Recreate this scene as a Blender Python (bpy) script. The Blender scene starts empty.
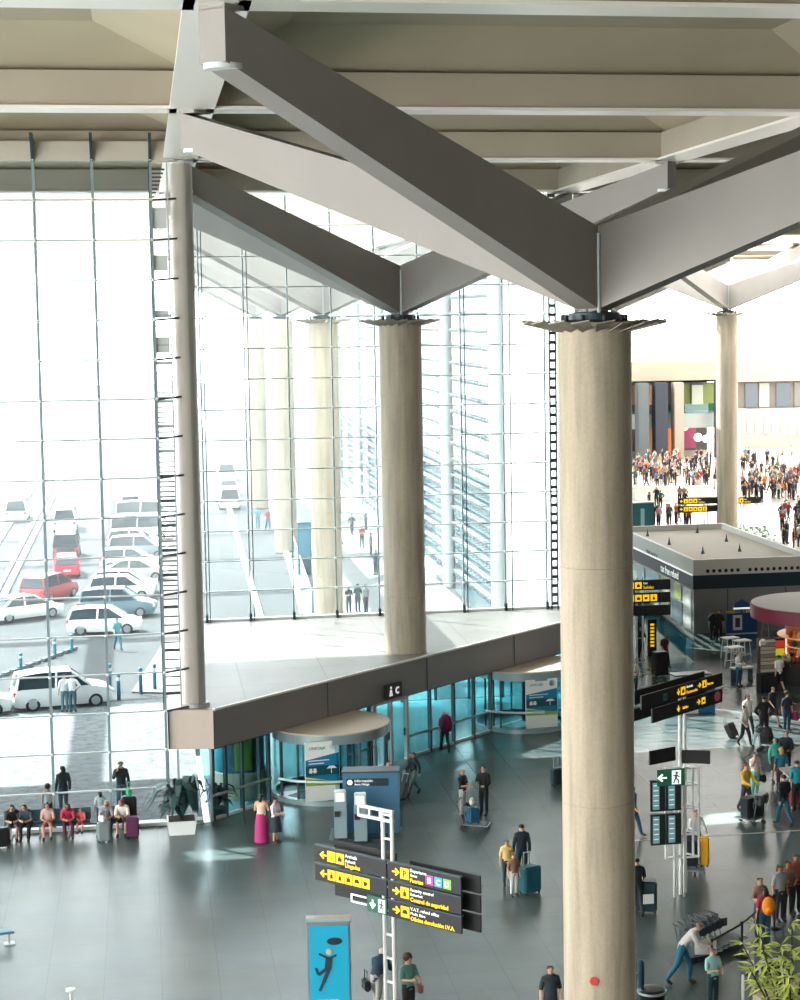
import bpy, bmesh, math, random
from mathutils import Vector, Matrix
PI = math.pi
random.seed(7)
C = bpy.context.scene.collection

# ------------------------------------------------------------------ camera model (metres, x right along the halls, y into depth, z up)
EYE = Vector((0, 0, 17.5))
FPX, YAW, PITCH, ROLL, CX, CY = 1928.79, .1751, .0873, .0134, 487.56, 482.06
fw = Vector((math.sin(YAW)*math.cos(PITCH), math.cos(YAW)*math.cos(PITCH), -math.sin(PITCH)))
rt = Vector((math.cos(YAW), -math.sin(YAW), 0))
dn = fw.cross(rt)
RT = math.cos(ROLL)*rt + math.sin(ROLL)*dn
DN = -math.sin(ROLL)*rt + math.cos(ROLL)*dn

def at(px, py, z=None, Y=None):
    """the place in the hall where the sight line of a photo pixel meets height z (or depth Y)"""
    d = RT*((px-CX)/FPX) + DN*((py-CY)/FPX) + fw
    k = (z-EYE.z)/d.z if z is not None else Y/d.y
    return EYE + d*k

# ------------------------------------------------------------------ materials
def lin(h):
    h = h.lstrip('#')
    out = []
    for i in (0, 2, 4):
        c = int(h[i:i+2], 16)/255
        out.append(c/12.92 if c <= .04045 else ((c+.055)/1.055)**2.4)
    return (*out, 1)
MATS = {}
def mat(hexc, rough=.6, metal=0., name=None, emit=0., var=.0, scale=3., spec=.5):
    key = (hexc, rough, metal, emit, var, scale)
    if key in MATS: return MATS[key]
    m = bpy.data.materials.new(name or 'paint_'+hexc.strip('#')); m.use_nodes = True
    nt = m.node_tree; b = nt.nodes['Principled BSDF']
    col = lin(hexc)
    b.inputs['Base Color'].default_value = col
    b.inputs['Roughness'].default_value = rough
    b.inputs['Metallic'].default_value = metal
    if emit:
        b.inputs['Emission Color'].default_value = col
        b.inputs['Emission Strength'].default_value = emit
    if var:
        tc = nt.nodes.new('ShaderNodeTexCoord'); n = nt.nodes.new('ShaderNodeTexNoise'); r = nt.nodes.new('ShaderNodeValToRGB')
        n.inputs['Scale'].default_value = scale; n.inputs['Detail'].default_value = 5
        nt.links.new(tc.outputs['Object'], n.inputs['Vector']); nt.links.new(n.outputs['Fac'], r.inputs['Fac'])
        r.color_ramp.elements[0].position = .3; r.color_ramp.elements[1].position = .7
        r.color_ramp.elements[0].color = (*[c*(1-var) for c in col[:3]], 1)
        r.color_ramp.elements[1].color = (*[min(1, c*(1+var)) for c in col[:3]], 1)
        nt.links.new(r.outputs['Color'], b.inputs['Base Color'])
    MATS[key] = m
    return m

def glass(name, tint, refl=1., rough=.0, haze=0., hazecol=(.8, .88, .9, 1)):
    """thin architectural pane: clear, tinted, mirrors by Fresnel, optionally a little dust"""
    m = bpy.data.materials.new(name); m.use_nodes = True; nt = m.node_tree; nt.nodes.clear()
    o = nt.nodes.new('ShaderNodeOutputMaterial'); t = nt.nodes.new('ShaderNodeBsdfTransparent'); g = nt.nodes.new('ShaderNodeBsdfGlossy')
    mx = nt.nodes.new('ShaderNodeMixShader'); lw = nt.nodes.new('ShaderNodeLayerWeight'); lw.inputs['Blend'].default_value = .5; fr = nt.nodes.new('ShaderNodeMath'); fr.operation = 'POWER'; fr.inputs[1].default_value = 4; mu = nt.nodes.new('ShaderNodeMath'); mu.operation = 'MULTIPLY_ADD'; mu.inputs[2].default_value = .035
    nt.links.new(lw.outputs['Facing'], fr.inputs[0]); mu.inputs[1].default_value = refl
    t.inputs['Color'].default_value = (*tint, 1); g.inputs['Roughness'].default_value = rough
    nt.links.new(fr.outputs[0], mu.inputs[0]); nt.links.new(mu.outputs[0], mx.inputs[0])
    if haze:
        d = nt.nodes.new('ShaderNodeBsdfDiffuse'); tr = nt.nodes.new('ShaderNodeBsdfTranslucent'); a = nt.nodes.new('ShaderNodeMixShader'); m2 = nt.nodes.new('ShaderNodeMixShader')
        d.inputs[0].default_value = hazecol; tr.inputs[0].default_value = hazecol
        nt.links.new(d.outputs[0], a.inputs[1]); nt.links.new(tr.outputs[0], a.inputs[2]); a.inputs[0].default_value = .6
        m2.inputs[0].default_value = haze
        nt.links.new(t.outputs[0], m2.inputs[1]); nt.links.new(a.outputs[0], m2.inputs[2]); nt.links.new(m2.outputs[0], mx.inputs[1])
    else:
        nt.links.new(t.outputs[0], mx.inputs[1])
    nt.links.new(g.outputs[0], mx.inputs[2]); nt.links.new(mx.outputs[0], o.inputs[0])
    return m

def nodes_of(m):
    m.use_nodes = True
    return m.node_tree, m.node_tree.nodes['Principled BSDF']

def tiles(name, c1, c2, joint, size, rough, cloud=.25, jw=.012, spec=.5):
    """large polished floor tiles with thin joints, measured in metres"""
    m = bpy.data.materials.new(name); nt, b = nodes_of(m)
    ge = nt.nodes.new('ShaderNodeNewGeometry'); mp = nt.nodes.new('ShaderNodeMapping'); br = nt.nodes.new('ShaderNodeTexBrick'); no = nt.nodes.new('ShaderNodeTexNoise'); mx = nt.nodes.new('ShaderNodeMixRGB')
    mp.inputs['Rotation'].default_value = (0, 0, 0)
    nt.links.new(ge.outputs['Position'], mp.inputs['Vector']); nt.links.new(mp.outputs[0], br.inputs['Vector'])
    br.offset = 0; br.inputs['Scale'].default_value = 1/size; br.inputs['Brick Width'].default_value = 1; br.inputs['Row Height'].default_value = 1
    br.inputs['Mortar Size'].default_value = jw; br.inputs['Mortar Smooth'].default_value = .3
    br.inputs['Color1'].default_value = lin(c1); br.inputs['Color2'].default_value = lin(c2); br.inputs['Mortar'].default_value = lin(joint)
    no.inputs['Scale'].default_value = .35; no.inputs['Detail'].default_value = 6
    nt.links.new(ge.outputs['Position'], no.inputs['Vector'])
    mx.blend_type = 'MULTIPLY'; mx.inputs[0].default_value = cloud
    nt.links.new(br.outputs['Color'], mx.inputs[1]); nt.links.new(no.outputs['Fac'], mx.inputs[2])
    nt.links.new(mx.outputs[0], b.inputs['Base Color'])
    b.inputs['Roughness'].default_value = rough
    b.inputs['Specular IOR Level'].default_value = spec
    n2 = nt.nodes.new('ShaderNodeTexNoise'); n2.inputs['Scale'].default_value = 1.3; bp = nt.nodes.new('ShaderNodeBump'); bp.inputs['Strength'].default_value = .03; bp.inputs['Distance'].default_value = .1
    nt.links.new(ge.outputs['Position'], n2.inputs['Vector']); nt.links.new(n2.outputs['Fac'], bp.inputs['Height']); nt.links.new(bp.outputs[0], b.inputs['Normal'])
    return m

def concrete(name, c1, c2, stain):
    m = bpy.data.materials.new(name); nt, b = nodes_of(m)
    tc = nt.nodes.new('ShaderNodeTexCoord'); mp = nt.nodes.new('ShaderNodeMapping'); mp.inputs['Scale'].default_value = (1.6, 1.6, .12)
    n = nt.nodes.new('ShaderNodeTexNoise'); n.inputs['Scale'].default_value = 2.2; n.inputs['Detail'].default_value = 8; n.inputs['Roughness'].default_value = .62
    r = nt.nodes.new('ShaderNodeValToRGB'); r.color_ramp.elements[0].color = lin(stain); r.color_ramp.elements[1].color = lin(c1)
    e = r.color_ramp.elements.new(.5); e.color = lin(c2); r.color_ramp.elements[0].position = .25; r.color_ramp.elements[2].position = .75
    nt.links.new(tc.outputs['Object'], mp.inputs[0]); nt.links.new(mp.outputs[0], n.inputs['Vector']); nt.links.new(n.outputs['Fac'], r.inputs[0])
    n2 = nt.nodes.new('ShaderNodeTexNoise'); n2.inputs['Scale'].default_value = 14; n2.inputs['Detail'].default_value = 4
    nt.links.new(tc.outputs['Object'], n2.inputs['Vector'])
    mx = nt.nodes.new('ShaderNodeMixRGB'); mx.blend_type = 'MULTIPLY'; mx.inputs[0].default_value = .25
    nt.links.new(r.outputs[0], mx.inputs[1]); nt.links.new(n2.outputs['Fac'], mx.inputs[2]); nt.links.new(mx.outputs[0], b.inputs['Base Color'])
    b.inputs['Roughness'].default_value = .75
    bp = nt.nodes.new('ShaderNodeBump'); bp.inputs['Strength'].default_value = .15; nt.links.new(n2.outputs['Fac'], bp.inputs['Height']); nt.links.new(bp.outputs[0], b.inputs['Normal'])
    return m

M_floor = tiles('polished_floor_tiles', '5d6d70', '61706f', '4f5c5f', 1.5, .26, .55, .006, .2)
M_farfloor = tiles('sunlit_hall_tiles', '8f897d', '898378', '746f66', 1.5, .3, .1)  # lighter than the front floor: the far hall's sunlight is in this colour
M_deck = tiles('deck_roof_panels', '8f8b87', '888581', '757370', 3.2, .35, .5)
M_conc = concrete('warm_board_marked_concrete', 'c8bca4', 'b7ab96', '988e7e')
M_arm = mat('8f8b86', .55, name='painted_steel_arm', var=.05, scale=.6)
M_beam = mat('a89f8f', .7, name='beam_paint', var=.06, scale=.4)
M_ceil = mat('b5ab93', .8, name='ceiling_board', var=.06, scale=.35)
M_flange = mat('e9e4da', .35, name='lit_white_flange')  # white stands in for light caught along the beam undersides
M_steel = mat('a3adae', .4, .2, 'steel_rod')
M_mull = mat('7f9298', .4, .2, 'mullion_steel')
M_dsteel = mat('3f4d54', .45, .4, 'dark_steel')
M_wsteel = mat('d9dddd', .4, 0, 'white_steel')
M_fascia = mat('858181', .45, .2, 'deck_fascia', var=.06, scale=.5)
M_fascia2 = mat('b7aca1', .4, .1, 'deck_fascia_end')
M_black = mat('14181b', .5, name='black')
M_rubber = mat('1c1f22', .8)
M_gl_front = glass('facade_glass', (.76, .81, .83), .8)
M_gl_teal = glass('teal_door_glass', (.64, .80, .82), .7)
M_gl_side = glass('side_glass', (.45, .66, .72), 1.)
M_gl_car = mat('2b3b43', .08, 0, 'car_window')
M_skin = [mat('c99b7c', .6, name='skin_light'), mat('a87452', .6, name='skin_tan'), mat('7a4f38', .6, name='skin_brown')]

# ------------------------------------------------------------------ mesh building
class MB:
    def __init__(s): s.bm = bmesh.new()
    def hexa(s, pts):
        """8 corner points: bottom ring of 4, top ring of 4"""
        v = [s.bm.verts.new(p) for p in pts]
        for f in ((3, 2, 1, 0), (4, 5, 6, 7), (0, 1, 5, 4), (1, 2, 6, 5), (2, 3, 7, 6), (3, 0, 4, 7)):
            s.bm.faces.new([v[i] for i in f])
        return s
    def box(s, x0, x1, y0, y1, z0, z1, rz=0, c=(0, 0)):
        P = [(x0, y0, z0), (x1, y0, z0), (x1, y1, z0), (x0, y1, z0), (x0, y0, z1), (x1, y0, z1), (x1, y1, z1), (x0, y1, z1)]
        if rz:
            ca, sa = math.cos(rz), math.sin(rz)
            P = [(c[0]+(x-c[0])*ca-(y-c[1])*sa, c[1]+(x-c[0])*sa+(y-c[1])*ca, z) for x, y, z in P]
        return s.hexa(P)
    def bar(s, a, b, w, h=None, up=Vector((0, 0, 1))):
        """square bar from a to b, w wide, h high"""
        a, b = Vector(a), Vector(b); h = h or w; d = (b-a).normalized()
        if abs(d.dot(up)) > .99: up = Vector((0, 1, 0))
        r = d.cross(up).normalized()*w/2; u = r.cross(d).normalized()*h/2
        return s.hexa([a-r-u, a+r-u, b+r-u, b-r-u, a-r+u, a+r+u, b+r+u, b-r+u])
    def tube(s, pts, r, n=8, closed=False):
        pts = [Vector(p) for p in pts]; rings = []
        rr = r if isinstance(r, (list, tuple)) else [r]*len(pts)
        for i, p in enumerate(pts):
            d = (pts[min(i+1, len(pts)-1)]-pts[max(i-1, 0)]).normalized()
            up = Vector((0, 0, 1)) if abs(d.z) < .95 else Vector((0, 1, 0))
            a = d.cross(up).normalized(); b = a.cross(d)
            rings.append([s.bm.verts.new(p+rr[i]*(math.cos(t)*a+math.sin(t)*b)) for t in [2*PI*k/n for k in range(n)]])
        for i in range(len(rings)-1):
            for k in range(n): s.bm.faces.new((rings[i][k], rings[i][(k+1) % n], rings[i+1][(k+1) % n], rings[i+1][k]))
        s.bm.faces.new(rings[0][::-1]); s.bm.faces.new(rings[-1])
        return s
    def lathe(s, prof, n=32, c=(0, 0, 0), a0=0., a1=2*PI, cap=True):
        """prof: (radius, z) list, turned about the z axis through c"""
        full = abs(a1-a0-2*PI) < 1e-6; m = n if full else n+1; rings = []
        for r, z in prof:
            rings.append([s.bm.verts.new((c[0]+r*math.cos(a0+(a1-a0)*k/n), c[1]+r*math.sin(a0+(a1-a0)*k/n), c[2]+z)) for k in range(m)])
        for i in range(len(rings)-1):
            for k in range(n):
                j = (k+1) % m
                s.bm.faces.new((rings[i][k], rings[i][j], rings[i+1][j], rings[i+1][k]))
        if full and cap:
            if prof[0][0] > 1e-4: s.bm.faces.new(rings[0][::-1])
            if prof[-1][0] > 1e-4: s.bm.faces.new(rings[-1])
        return s
    def cyl(s, x, y, z0, z1, r, n=16): return s.lathe([(r, z0), (r, z1)], n, (x, y, 0))
    def ball(s, c, r, n=10, sc=(1, 1, 1)):
        prof = [(math.sin(PI*k/8)*r, -math.cos(PI*k/8)*r) for k in range(9)]
        rings = []
        for q, z in prof:
            rings.append([s.bm.verts.new((c[0]+sc[0]*q*math.cos(2*PI*k/n), c[1]+sc[1]*q*math.sin(2*PI*k/n), c[2]+sc[2]*z)) for k in range(n)])
        for i in range(8):
            for k in range(n): s.bm.faces.new((rings[i][k], rings[i][(k+1) % n], rings[i+1][(k+1) % n], rings[i+1][k]))
        return s
    def prism(s, poly, lo, hi, axis='z'):
        """polygon (2-D points) pushed from lo to hi along an axis"""
        def P(u, v, w): return {'z': (u, v, w), 'y': (u, w, v), 'x': (w, u, v)}[axis]
        a = [s.bm.verts.new(P(u, v, lo)) for u, v in poly]; b = [s.bm.verts.new(P(u, v, hi)) for u, v in poly]
        s.bm.faces.new(a[::-1]); s.bm.faces.new(b); n = len(poly)
        for k in range(n): s.bm.faces.new((a[k], a[(k+1) % n], b[(k+1) % n], b[k]))
        return s
    def quad(s, *p): s.bm.faces.new([s.bm.verts.new(q) for q in p]); return s
    def bevel(s, w, seg=2):
        bmesh.ops.remove_doubles(s.bm, verts=s.bm.verts, dist=1e-5)
        bmesh.ops.bevel(s.bm, geom=s.bm.edges[:], offset=w, segments=seg, affect='EDGES', clamp_overlap=True); return s
    def mesh(s, name, m, smooth=None):
        bmesh.ops.remove_doubles(s.bm, verts=s.bm.verts, dist=1e-5)
        bmesh.ops.recalc_face_normals(s.bm, faces=s.bm.faces)
        me = bpy.data.meshes.new(name); s.bm.to_mesh(me); s.bm.free()
        for k in (m if isinstance(m, (list, tuple)) else [m]): me.materials.append(k)
        if smooth is not None:
            for p in me.polygons: p.use_smooth = True
            me.set_sharp_from_angle(angle=smooth)
        return me
    def build(s, name, m, parent=None, smooth=None):
        o = bpy.data.objects.new(name, s.mesh(name, m, smooth)); C.objects.link(o)
        if parent: o.parent = parent
        return o

def tag(o, label=None, cat=None, group=None, kind=None):
    if label: o['label'] = label
    if cat: o['category'] = cat
    if group: o['group'] = group
    if kind: o['kind'] = kind
    return o
def empty(name, loc=(0, 0, 0), rz=0, label=None, cat=None, group=None, kind=None):
    o = bpy.data.objects.new(name, None); C.objects.link(o); o.location = loc; o.rotation_euler = (0, 0, rz); o.empty_display_size = .2
    return tag(o, label, cat, group, kind)
def structure(o): o['kind'] = 'structure'; return o
def copy_tree(o, parent=None):
    c = o.copy(); C.objects.link(c); c.parent = parent
    for ch in list(o.children): copy_tree(ch, c)
    return c
S30 = math.radians(35)

def lettering(s, size, loc, m, parent, name='lettering', align='LEFT', rz=0, face='y', bold=False):
    """raised letters standing in the local x-z plane, read from the -y side"""
    cu = bpy.data.curves.new(name, 'FONT'); cu.body = s; cu.size = size; cu.extrude = .004; cu.align_x = align; cu.resolution_u = 2
    if bold: cu.offset = size*.02
    t = bpy.data.objects.new('tmp', cu); C.objects.link(t)
    me = bpy.data.meshes.new_from_object(t.evaluated_get(bpy.context.evaluated_depsgraph_get()))
    bpy.data.objects.remove(t); bpy.data.curves.remove(cu)
    me.transform(Matrix.Rotation(PI/2, 4, 'X')); me.materials.clear(); me.materials.append(m)
    o = bpy.data.objects.new(name, me); C.objects.link(o); o.location = loc; o.rotation_euler = (0, 0, rz); o.parent = parent
    return o
HAZE, SKY, SUN, EXPO = .0015, 6.0, 17.0, 0.72
# ------------------------------------------------------------------ the grid of the hall
P1X, P1Y, LB, ARM = 10.04, 42.63, 33.56, 8.65
ZT, ZN, ZB = 17.27, 21.85, 22.83          # pillar top, arm tip underside, roof beam underside
F1Y, F2Y = 66.6, 85.7
PW, PH, ROW0 = 1.9245, 1.343, 1.318     # glass panel width, height, first row
XL = [-48.5, -31.2, -14.9, 1.4, 18.7, 34.95, 52.25, 68.5, 85.8]
YL = [.4, 17.7, 33.98, 51.28, 67.54, 84.84, 101.1, 118.4, 134.7, 152., 168.2, 185.5, 202.]

# floor and ground
o = MB().prism([(-48, -8), (92, -8), (92, 128), (19, 128), (19, 85.7), (1.8, 66.6), (-48, 66.6)], -.3, 0).build('floor', M_floor); structure(o)
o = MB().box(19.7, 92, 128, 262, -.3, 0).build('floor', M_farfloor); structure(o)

m = bpy.data.materials.new('cobbled_paving'); nt, b = nodes_of(m)
ge = nt.nodes.new('ShaderNodeNewGeometry'); vo = nt.nodes.new('ShaderNodeTexVoronoi'); vo.inputs['Scale'].default_value = 1.1; vo.feature = 'DISTANCE_TO_EDGE'
no = nt.nodes.new('ShaderNodeTexNoise'); no.inputs['Scale'].default_value = 2.5; no.inputs['Detail'].default_value = 8
cr = nt.nodes.new('ShaderNodeValToRGB'); cr.color_ramp.elements[0].color = lin('50575a'); cr.color_ramp.elements[1].color = lin('6e7477'); cr.color_ramp.elements[0].position = .3; cr.color_ramp.elements[1].position = .55
nt.links.new(ge.outputs['Position'], vo.inputs['Vector']); nt.links.new(ge.outputs['Position'], no.inputs['Vector'])
nt.links.new(no.outputs['Fac'], cr.inputs[0])
c2 = nt.nodes.new('ShaderNodeValToRGB'); c2.color_ramp.elements[0].color = (.55, .55, .55, 1); c2.color_ramp.elements[1].color = (1, 1, 1, 1); c2.color_ramp.elements[1].position = .05
nt.links.new(vo.outputs['Distance'], c2.inputs[0])
mx = nt.nodes.new('ShaderNodeMixRGB'); mx.blend_type = 'MULTIPLY'; mx.inputs[0].default_value = .6
nt.links.new(cr.outputs[0], mx.inputs[1]); nt.links.new(c2.outputs[0], mx.inputs[2]); nt.links.new(mx.outputs[0], b.inputs['Base Color']); b.inputs['Roughness'].default_value = .8
M_cobble = m
M_asphalt = mat('32383b', .8, name='worn_asphalt', var=.15, scale=.3)
M_pave = mat('757a7b', .8, name='pale_paving', var=.1, scale=.5)
o = MB().prism([(-60, 66.9), (1.6, 66.9), (1.6, 86), (18.6, 86), (18.6, 92), (-60, 80)], -.35, -.02).build('ground', M_cobble); structure(o)
o = MB().box(-160, 18.8, 79, 520, -.5, -.06).build('road', M_asphalt); structure(o)
structure(MB().prism([(-1.0, 91), (6.5, 88), (6.5, 104), (.6, 104.5)], -.1, .03).build('pavement', M_pave))
structure(MB().prism([(8.2, 92.5), (18.6, 92.5), (18.6, 330), (15.5, 330)], -.1, .05).build('pavement', M_pave))

# ------------------------------------------------------------------ roof
def roof_cell(x0, x1, y0, y1, name='ceiling', hole=None):
    """a coffer: hipped sides rising from the beams to a flat board"""
    i, zl, zh = 2.4, 23.82, 24.75
    mb = MB(); a = [(x0, y0, zl), (x1, y0, zl), (x1, y1, zl), (x0, y1, zl)]; b = [(x0+i, y0+i, zh), (x1-i, y0+i, zh), (x1-i, y1-i, zh), (x0+i, y1-i, zh)]
    for k in range(4): mb.quad(a[k], a[(k+1) % 4], b[(k+1) % 4], b[k])
    if hole:
        hx0, hx1, hy0, hy1 = hole; X = [x0+i, hx0, hx1, x1-i]; Y = [y0+i, hy0, hy1, y1-i]
        for p in range(3):
            for q in range(3):
                if (p, q) != (1, 1): mb.quad((X[p], Y[q], zh), (X[p+1], Y[q], zh), (X[p+1], Y[q+1], zh), (X[p], Y[q+1], zh))
    else: mb.quad(*b)
    bmesh.ops.remove_doubles(mb.bm, verts=mb.bm.verts, dist=1e-4)
    o = mb.build(name, M_ceil); so = o.modifiers.new('t', 'SOLIDIFY'); so.thickness = .3; so.offset = 1
    return structure(o)
def indoors(xa, ya):
    if xa < 1: return ya < 70
    if xa < 18: return ya < 80
    return True
SUNV = Vector((-.42, .42, .80)).normalized()   # towards the sun
holes = {}
for cx, cy, w, d in ((19.2, 62.95, 1.4, .75), (2.05, 62.3, 1.2, .8)):   # sun patch on the floor -> opening in the roof board
    k = 25/SUNV.z; holes[(cx, cy)] = (cx+SUNV.x*k-w, cx+SUNV.x*k+w, cy+SUNV.y*k-d, cy+SUNV.y*k+d)
for i in range(len(XL)-1):
    for j in range(len(YL)-1):
        if indoors(XL[i]+.1, YL[j]+.1):
            if (XL[i] > 30 and YL[j] > 115 and (i+2*j) % 3 == 0) or XL[i] < -40: continue                 # glazed roof over the check-in hall
            h = next((q for q in holes.values() if XL[i]+2.4 < q[0] and q[1] < XL[i+1]-2.4 and YL[j]+2.4 < q[2] and q[3] < YL[j+1]-2.4), None)
            roof_cell(XL[i], XL[i+1], YL[j], YL[j+1], hole=h)
def roof_beam(a, b):
    a, b = Vector(a), Vector(b); d = (b-a).normalized()
    e = empty('roof_beam', (a+b)/2, kind='structure'); h = (b-a).length/2
    ux = abs(d.x) > .5
    def bx(name, w, z0, z1, m):
        if ux: MB().box(-h+(-.02 if w > 1 else 0), h, -w/2, w/2, z0-ZB, z1-ZB).build(name, m, e)
        else: MB().box(-w/2, w/2, -h, h, z0-ZB, z1-ZB).build(name, m, e)
    bx('web', .8, ZB+.08, ZB+.98, M_beam); bx('flange', 1.15, ZB, ZB+.08, M_flange)
    return e
for j, y in enumerate(YL):
    for i in range(len(XL)-1):
        x0, x1 = XL[i], XL[i+1]
        roof_beam((x0+.38, y, ZB), (x1-.38, y, ZB))
for i, x in enumerate(XL):
    for j in range(len(YL)-1):
        roof_beam((x, YL[j]-.5, ZB), (x, YL[j+1]-.5, ZB))
# ------------------------------------------------------------------ tree pillars
def arm_mesh(sx, sy):
    """tapered box arm from the pillar head out to a roof node"""
    u = Vector((sx, sy, 0)).normalized(); w = u.cross(Vector((0, 0, 1)))*.3; e = u*(ARM*math.sqrt(2)+.12)
    s = u*.02
    return MB().hexa([s-w+Vector((0, 0, .2)), s+w+Vector((0, 0, .2)), e+w+Vector((0, 0, ZN-ZT)), e-w+Vector((0, 0, ZN-ZT)),
                      s-w+Vector((0, 0, 2.05)), s+w+Vector((0, 0, 2.05)), e+w+Vector((0, 0, ZN-ZT+.92)), e-w+Vector((0, 0, ZN-ZT+.92))]).hexa([
                      q+Vector((0, 0, ZN-ZT+.9)) for q in (e-u*.5-w, e-u*.5+w, e+w, e-w)]+[q+Vector((0, 0, ZB-ZT+.05)) for q in (e-u*.5-w, e-u*.5+w, e+w, e-w)]).mesh('arm', M_arm)
arm_me = {(sx, sy): arm_mesh(sx, sy) for sx in (-1, 1) for sy in (-1, 1)}
R = .835
def shaft_mesh(zb):
    prof = [(R, zb-ZT)]; z = 11.75
    js = sorted([z-5.45*k for k in range(-1, 3)])
    for j in js:
        if zb+.3 < j < ZT-.2: prof += [(R, j-ZT-.02), (R-.015, j-ZT-.012), (R-.015, j-ZT+.012), (R, j-ZT+.02)]
    prof += [(R, -.16), (R-.06, -.1), (R-.06, 0)]
    return MB().lathe(prof, 48).mesh('shaft', M_conc, S30)
petal = MB()
petal.hexa([(.78, -.10, -.24), (1.62, -.21, -.04), (1.62, .21, .03), (.78, .10, -.14), (.78, -.10, -.21), (1.62, -.21, -.01), (1.62, .21, .06), (.78, .10, -.11)])
petal_me = petal.mesh('petal', mat('8d8776', .5, name='petal_blade'))
lamp_me = MB().lathe([(.03, -.03), (.055, .0), (.055, .1), (.03, .12)], 10).mesh('uplight', M_black, S30)
bolt_me = MB().lathe([(.34, -.1), (.34, 0), (.2, .0), (.2, .05)], 20).mesh('bearing', M_wsteel, S30)
seam_me = MB().tube([(0, 0, .2), (0, 0, 1.98)], .045, 8).mesh('seam_rod', M_steel)
def tree_pillar(x, y, zb, label, detail=True):
    t = empty('roof_pillar', (x, y, ZT), 0, label, 'pillar', 'pillars with branching roof arms')
    def part(name, me, loc=(0, 0, 0), rz=0):
        o = bpy.data.objects.new(name, me); C.objects.link(o); o.parent = t; o.location = loc; o.rotation_euler.z = rz; return o
    part('shaft', shaft_mesh(zb))
    part('head_ring', MB().lathe([(R-.1, 0), (R-.25, .06), (R-.25, .2), (.2, .25)], 32).mesh('head_ring', M_dsteel, S30))
    for k, me in arm_me.items():
        part('arm', me); part('bearing', bolt_me, (k[0]*(ARM-.1), k[1]*(ARM-.1), ZN-ZT))
    if detail:
        part('seam_rod', seam_me, (0, -.46, 0))
        for k in range(18):
            a = 2*PI*k/18+.1
            part('petal', petal_me, (0, 0, .0), a)
            if k % 2: part('uplight', lamp_me, (math.cos(a+.17)*.72, math.sin(a+.17)*.72, .05))
    return t
tree_pillar(P1X, P1Y, 0, 'nearest tall concrete pillar with dark and lit branching roof arms')
tree_pillar(P1X, P1Y+LB, 4.0, 'concrete pillar standing on the entrance deck roof, with branching arms')
tree_pillar(P1X, P1Y+2*LB, 0, 'first outdoor pillar behind the glass, right of two hazier ones')
tree_pillar(P1X, P1Y+3*LB, 0, 'second outdoor pillar behind the glass, between two others', False)
tree_pillar(P1X, P1Y+4*LB, 0, 'farthest outdoor pillar behind the glass, leftmost and palest', False)
tree_pillar(44.2, 143.3, 0, 'distant pillar in the crowded check-in hall at the right')
tree_pillar(P1X+LB, P1Y+4*LB, 0, 'far pillar at the back of the check-in hall', False)

# ------------------------------------------------------------------ glass facades
rows = [ROW0+PH*k for k in range(0, 17)]
def facade(name, x0, y, xs, zs, z0, z1, mw, gm, ends, ds=M_steel):
    w = empty(name, (x0, y, 0), 0, kind='structure')
    x1 = ends[1]
    MB().box(ends[0]-x0, x1-x0, .0, .02, z0, z1).build('pane', gm, w)
    for x in xs:
        MB().box(x-x0-mw/2, x-x0+mw/2, -.16, -.02, z0, z1).build('mullion', M_mull, w)
    for z in zs:
        MB().box(ends[0]-x0, x1-x0, -.1, -.02, z-.022, z+.022).build('transom', ds, w)
    mb = MB()
    for x in xs:
        for z in zs: mb.ball((x-x0, -.17, z), .055, 6)
    mb.build('pane_clamps', M_wsteel, w)['kind'] = 'stuff'
    return w
xs1 = [-3.462+PW*k for k in range(-10, 3)]
w1 = facade('window_1', 0, F1Y, xs1, rows, 0, 22.8, .09, M_gl_front, (-23, .42))
MB().box(-23, 1.6, -.2, .25, 0, .12).build('sill', M_wsteel, w1)
# header over the first facade with little triangular fins
h1 = structure(MB().box(-23, 1.2, F1Y-.15, F1Y+.45, 22.75, 23.4).build('trim_1', mat('b5ada0', .6)))
for x in xs1[6:]: structure(MB().prism([(-.0, 0), (0, .9), (-.75, .9)], -.05, .05, 'x').build('trim_1_fin', M_dsteel)).location = (x, F1Y-.15, 22.72)
xs2 = [4.354+PW*k for k in range(-1, 8)]
w2 = facade('window_2', 0, F2Y, xs2, [z for z in rows if z > 4.2], 4.05, 22.8, .055, M_gl_front, (1.5, 19.), M_steel)
for x in (xs2[0]+.14, xs2[1]+.16, xs2[6]+.16, xs2[7]+.3):
    MB().box(x-.02, x+.02, -.3, -.24, 4.0, 22.8).build('stay_cable', M_dsteel, w2)
MB().box(1.5, 19, -.1, .1, 4.0, 4.12).build('sill', M_wsteel, w2)
for x in xs2: MB().box(x-.06, x+.06, -.3, -.1, 3.9, 4.35).build('foot_clamp', M_dsteel, w2)
w3 = empty('window_3', (1.55, 76, 0), 0, kind='structure')
MB().box(-.01, .01, -9.3, 9.7, 4.0, 22.8).build('pane', M_gl_front, w3)
for y in (-8.2, -5, -1.8, 1.4, 4.6, 7.8): MB().box(-.05, .05, y-.04, y+.04, 4, 22.8).build('mullion', M_steel, w3)
# lattice post closing the second facade
lp = empty('lattice_post', (18.15, F2Y-.35, 4.0), 0, 'tall slim dark lattice post at the glass wall edge behind nearest pillar', 'post')
for x in (-.14, .14): MB().box(x-.03, x+.03, -.04, .04, 0, 19).build('chord', M_dsteel, lp)
for k in range(46):
    MB().box(-.13, .13, -.03, .03, .2+k*.41, .34+k*.41).build('lacing', M_dsteel, lp)

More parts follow.
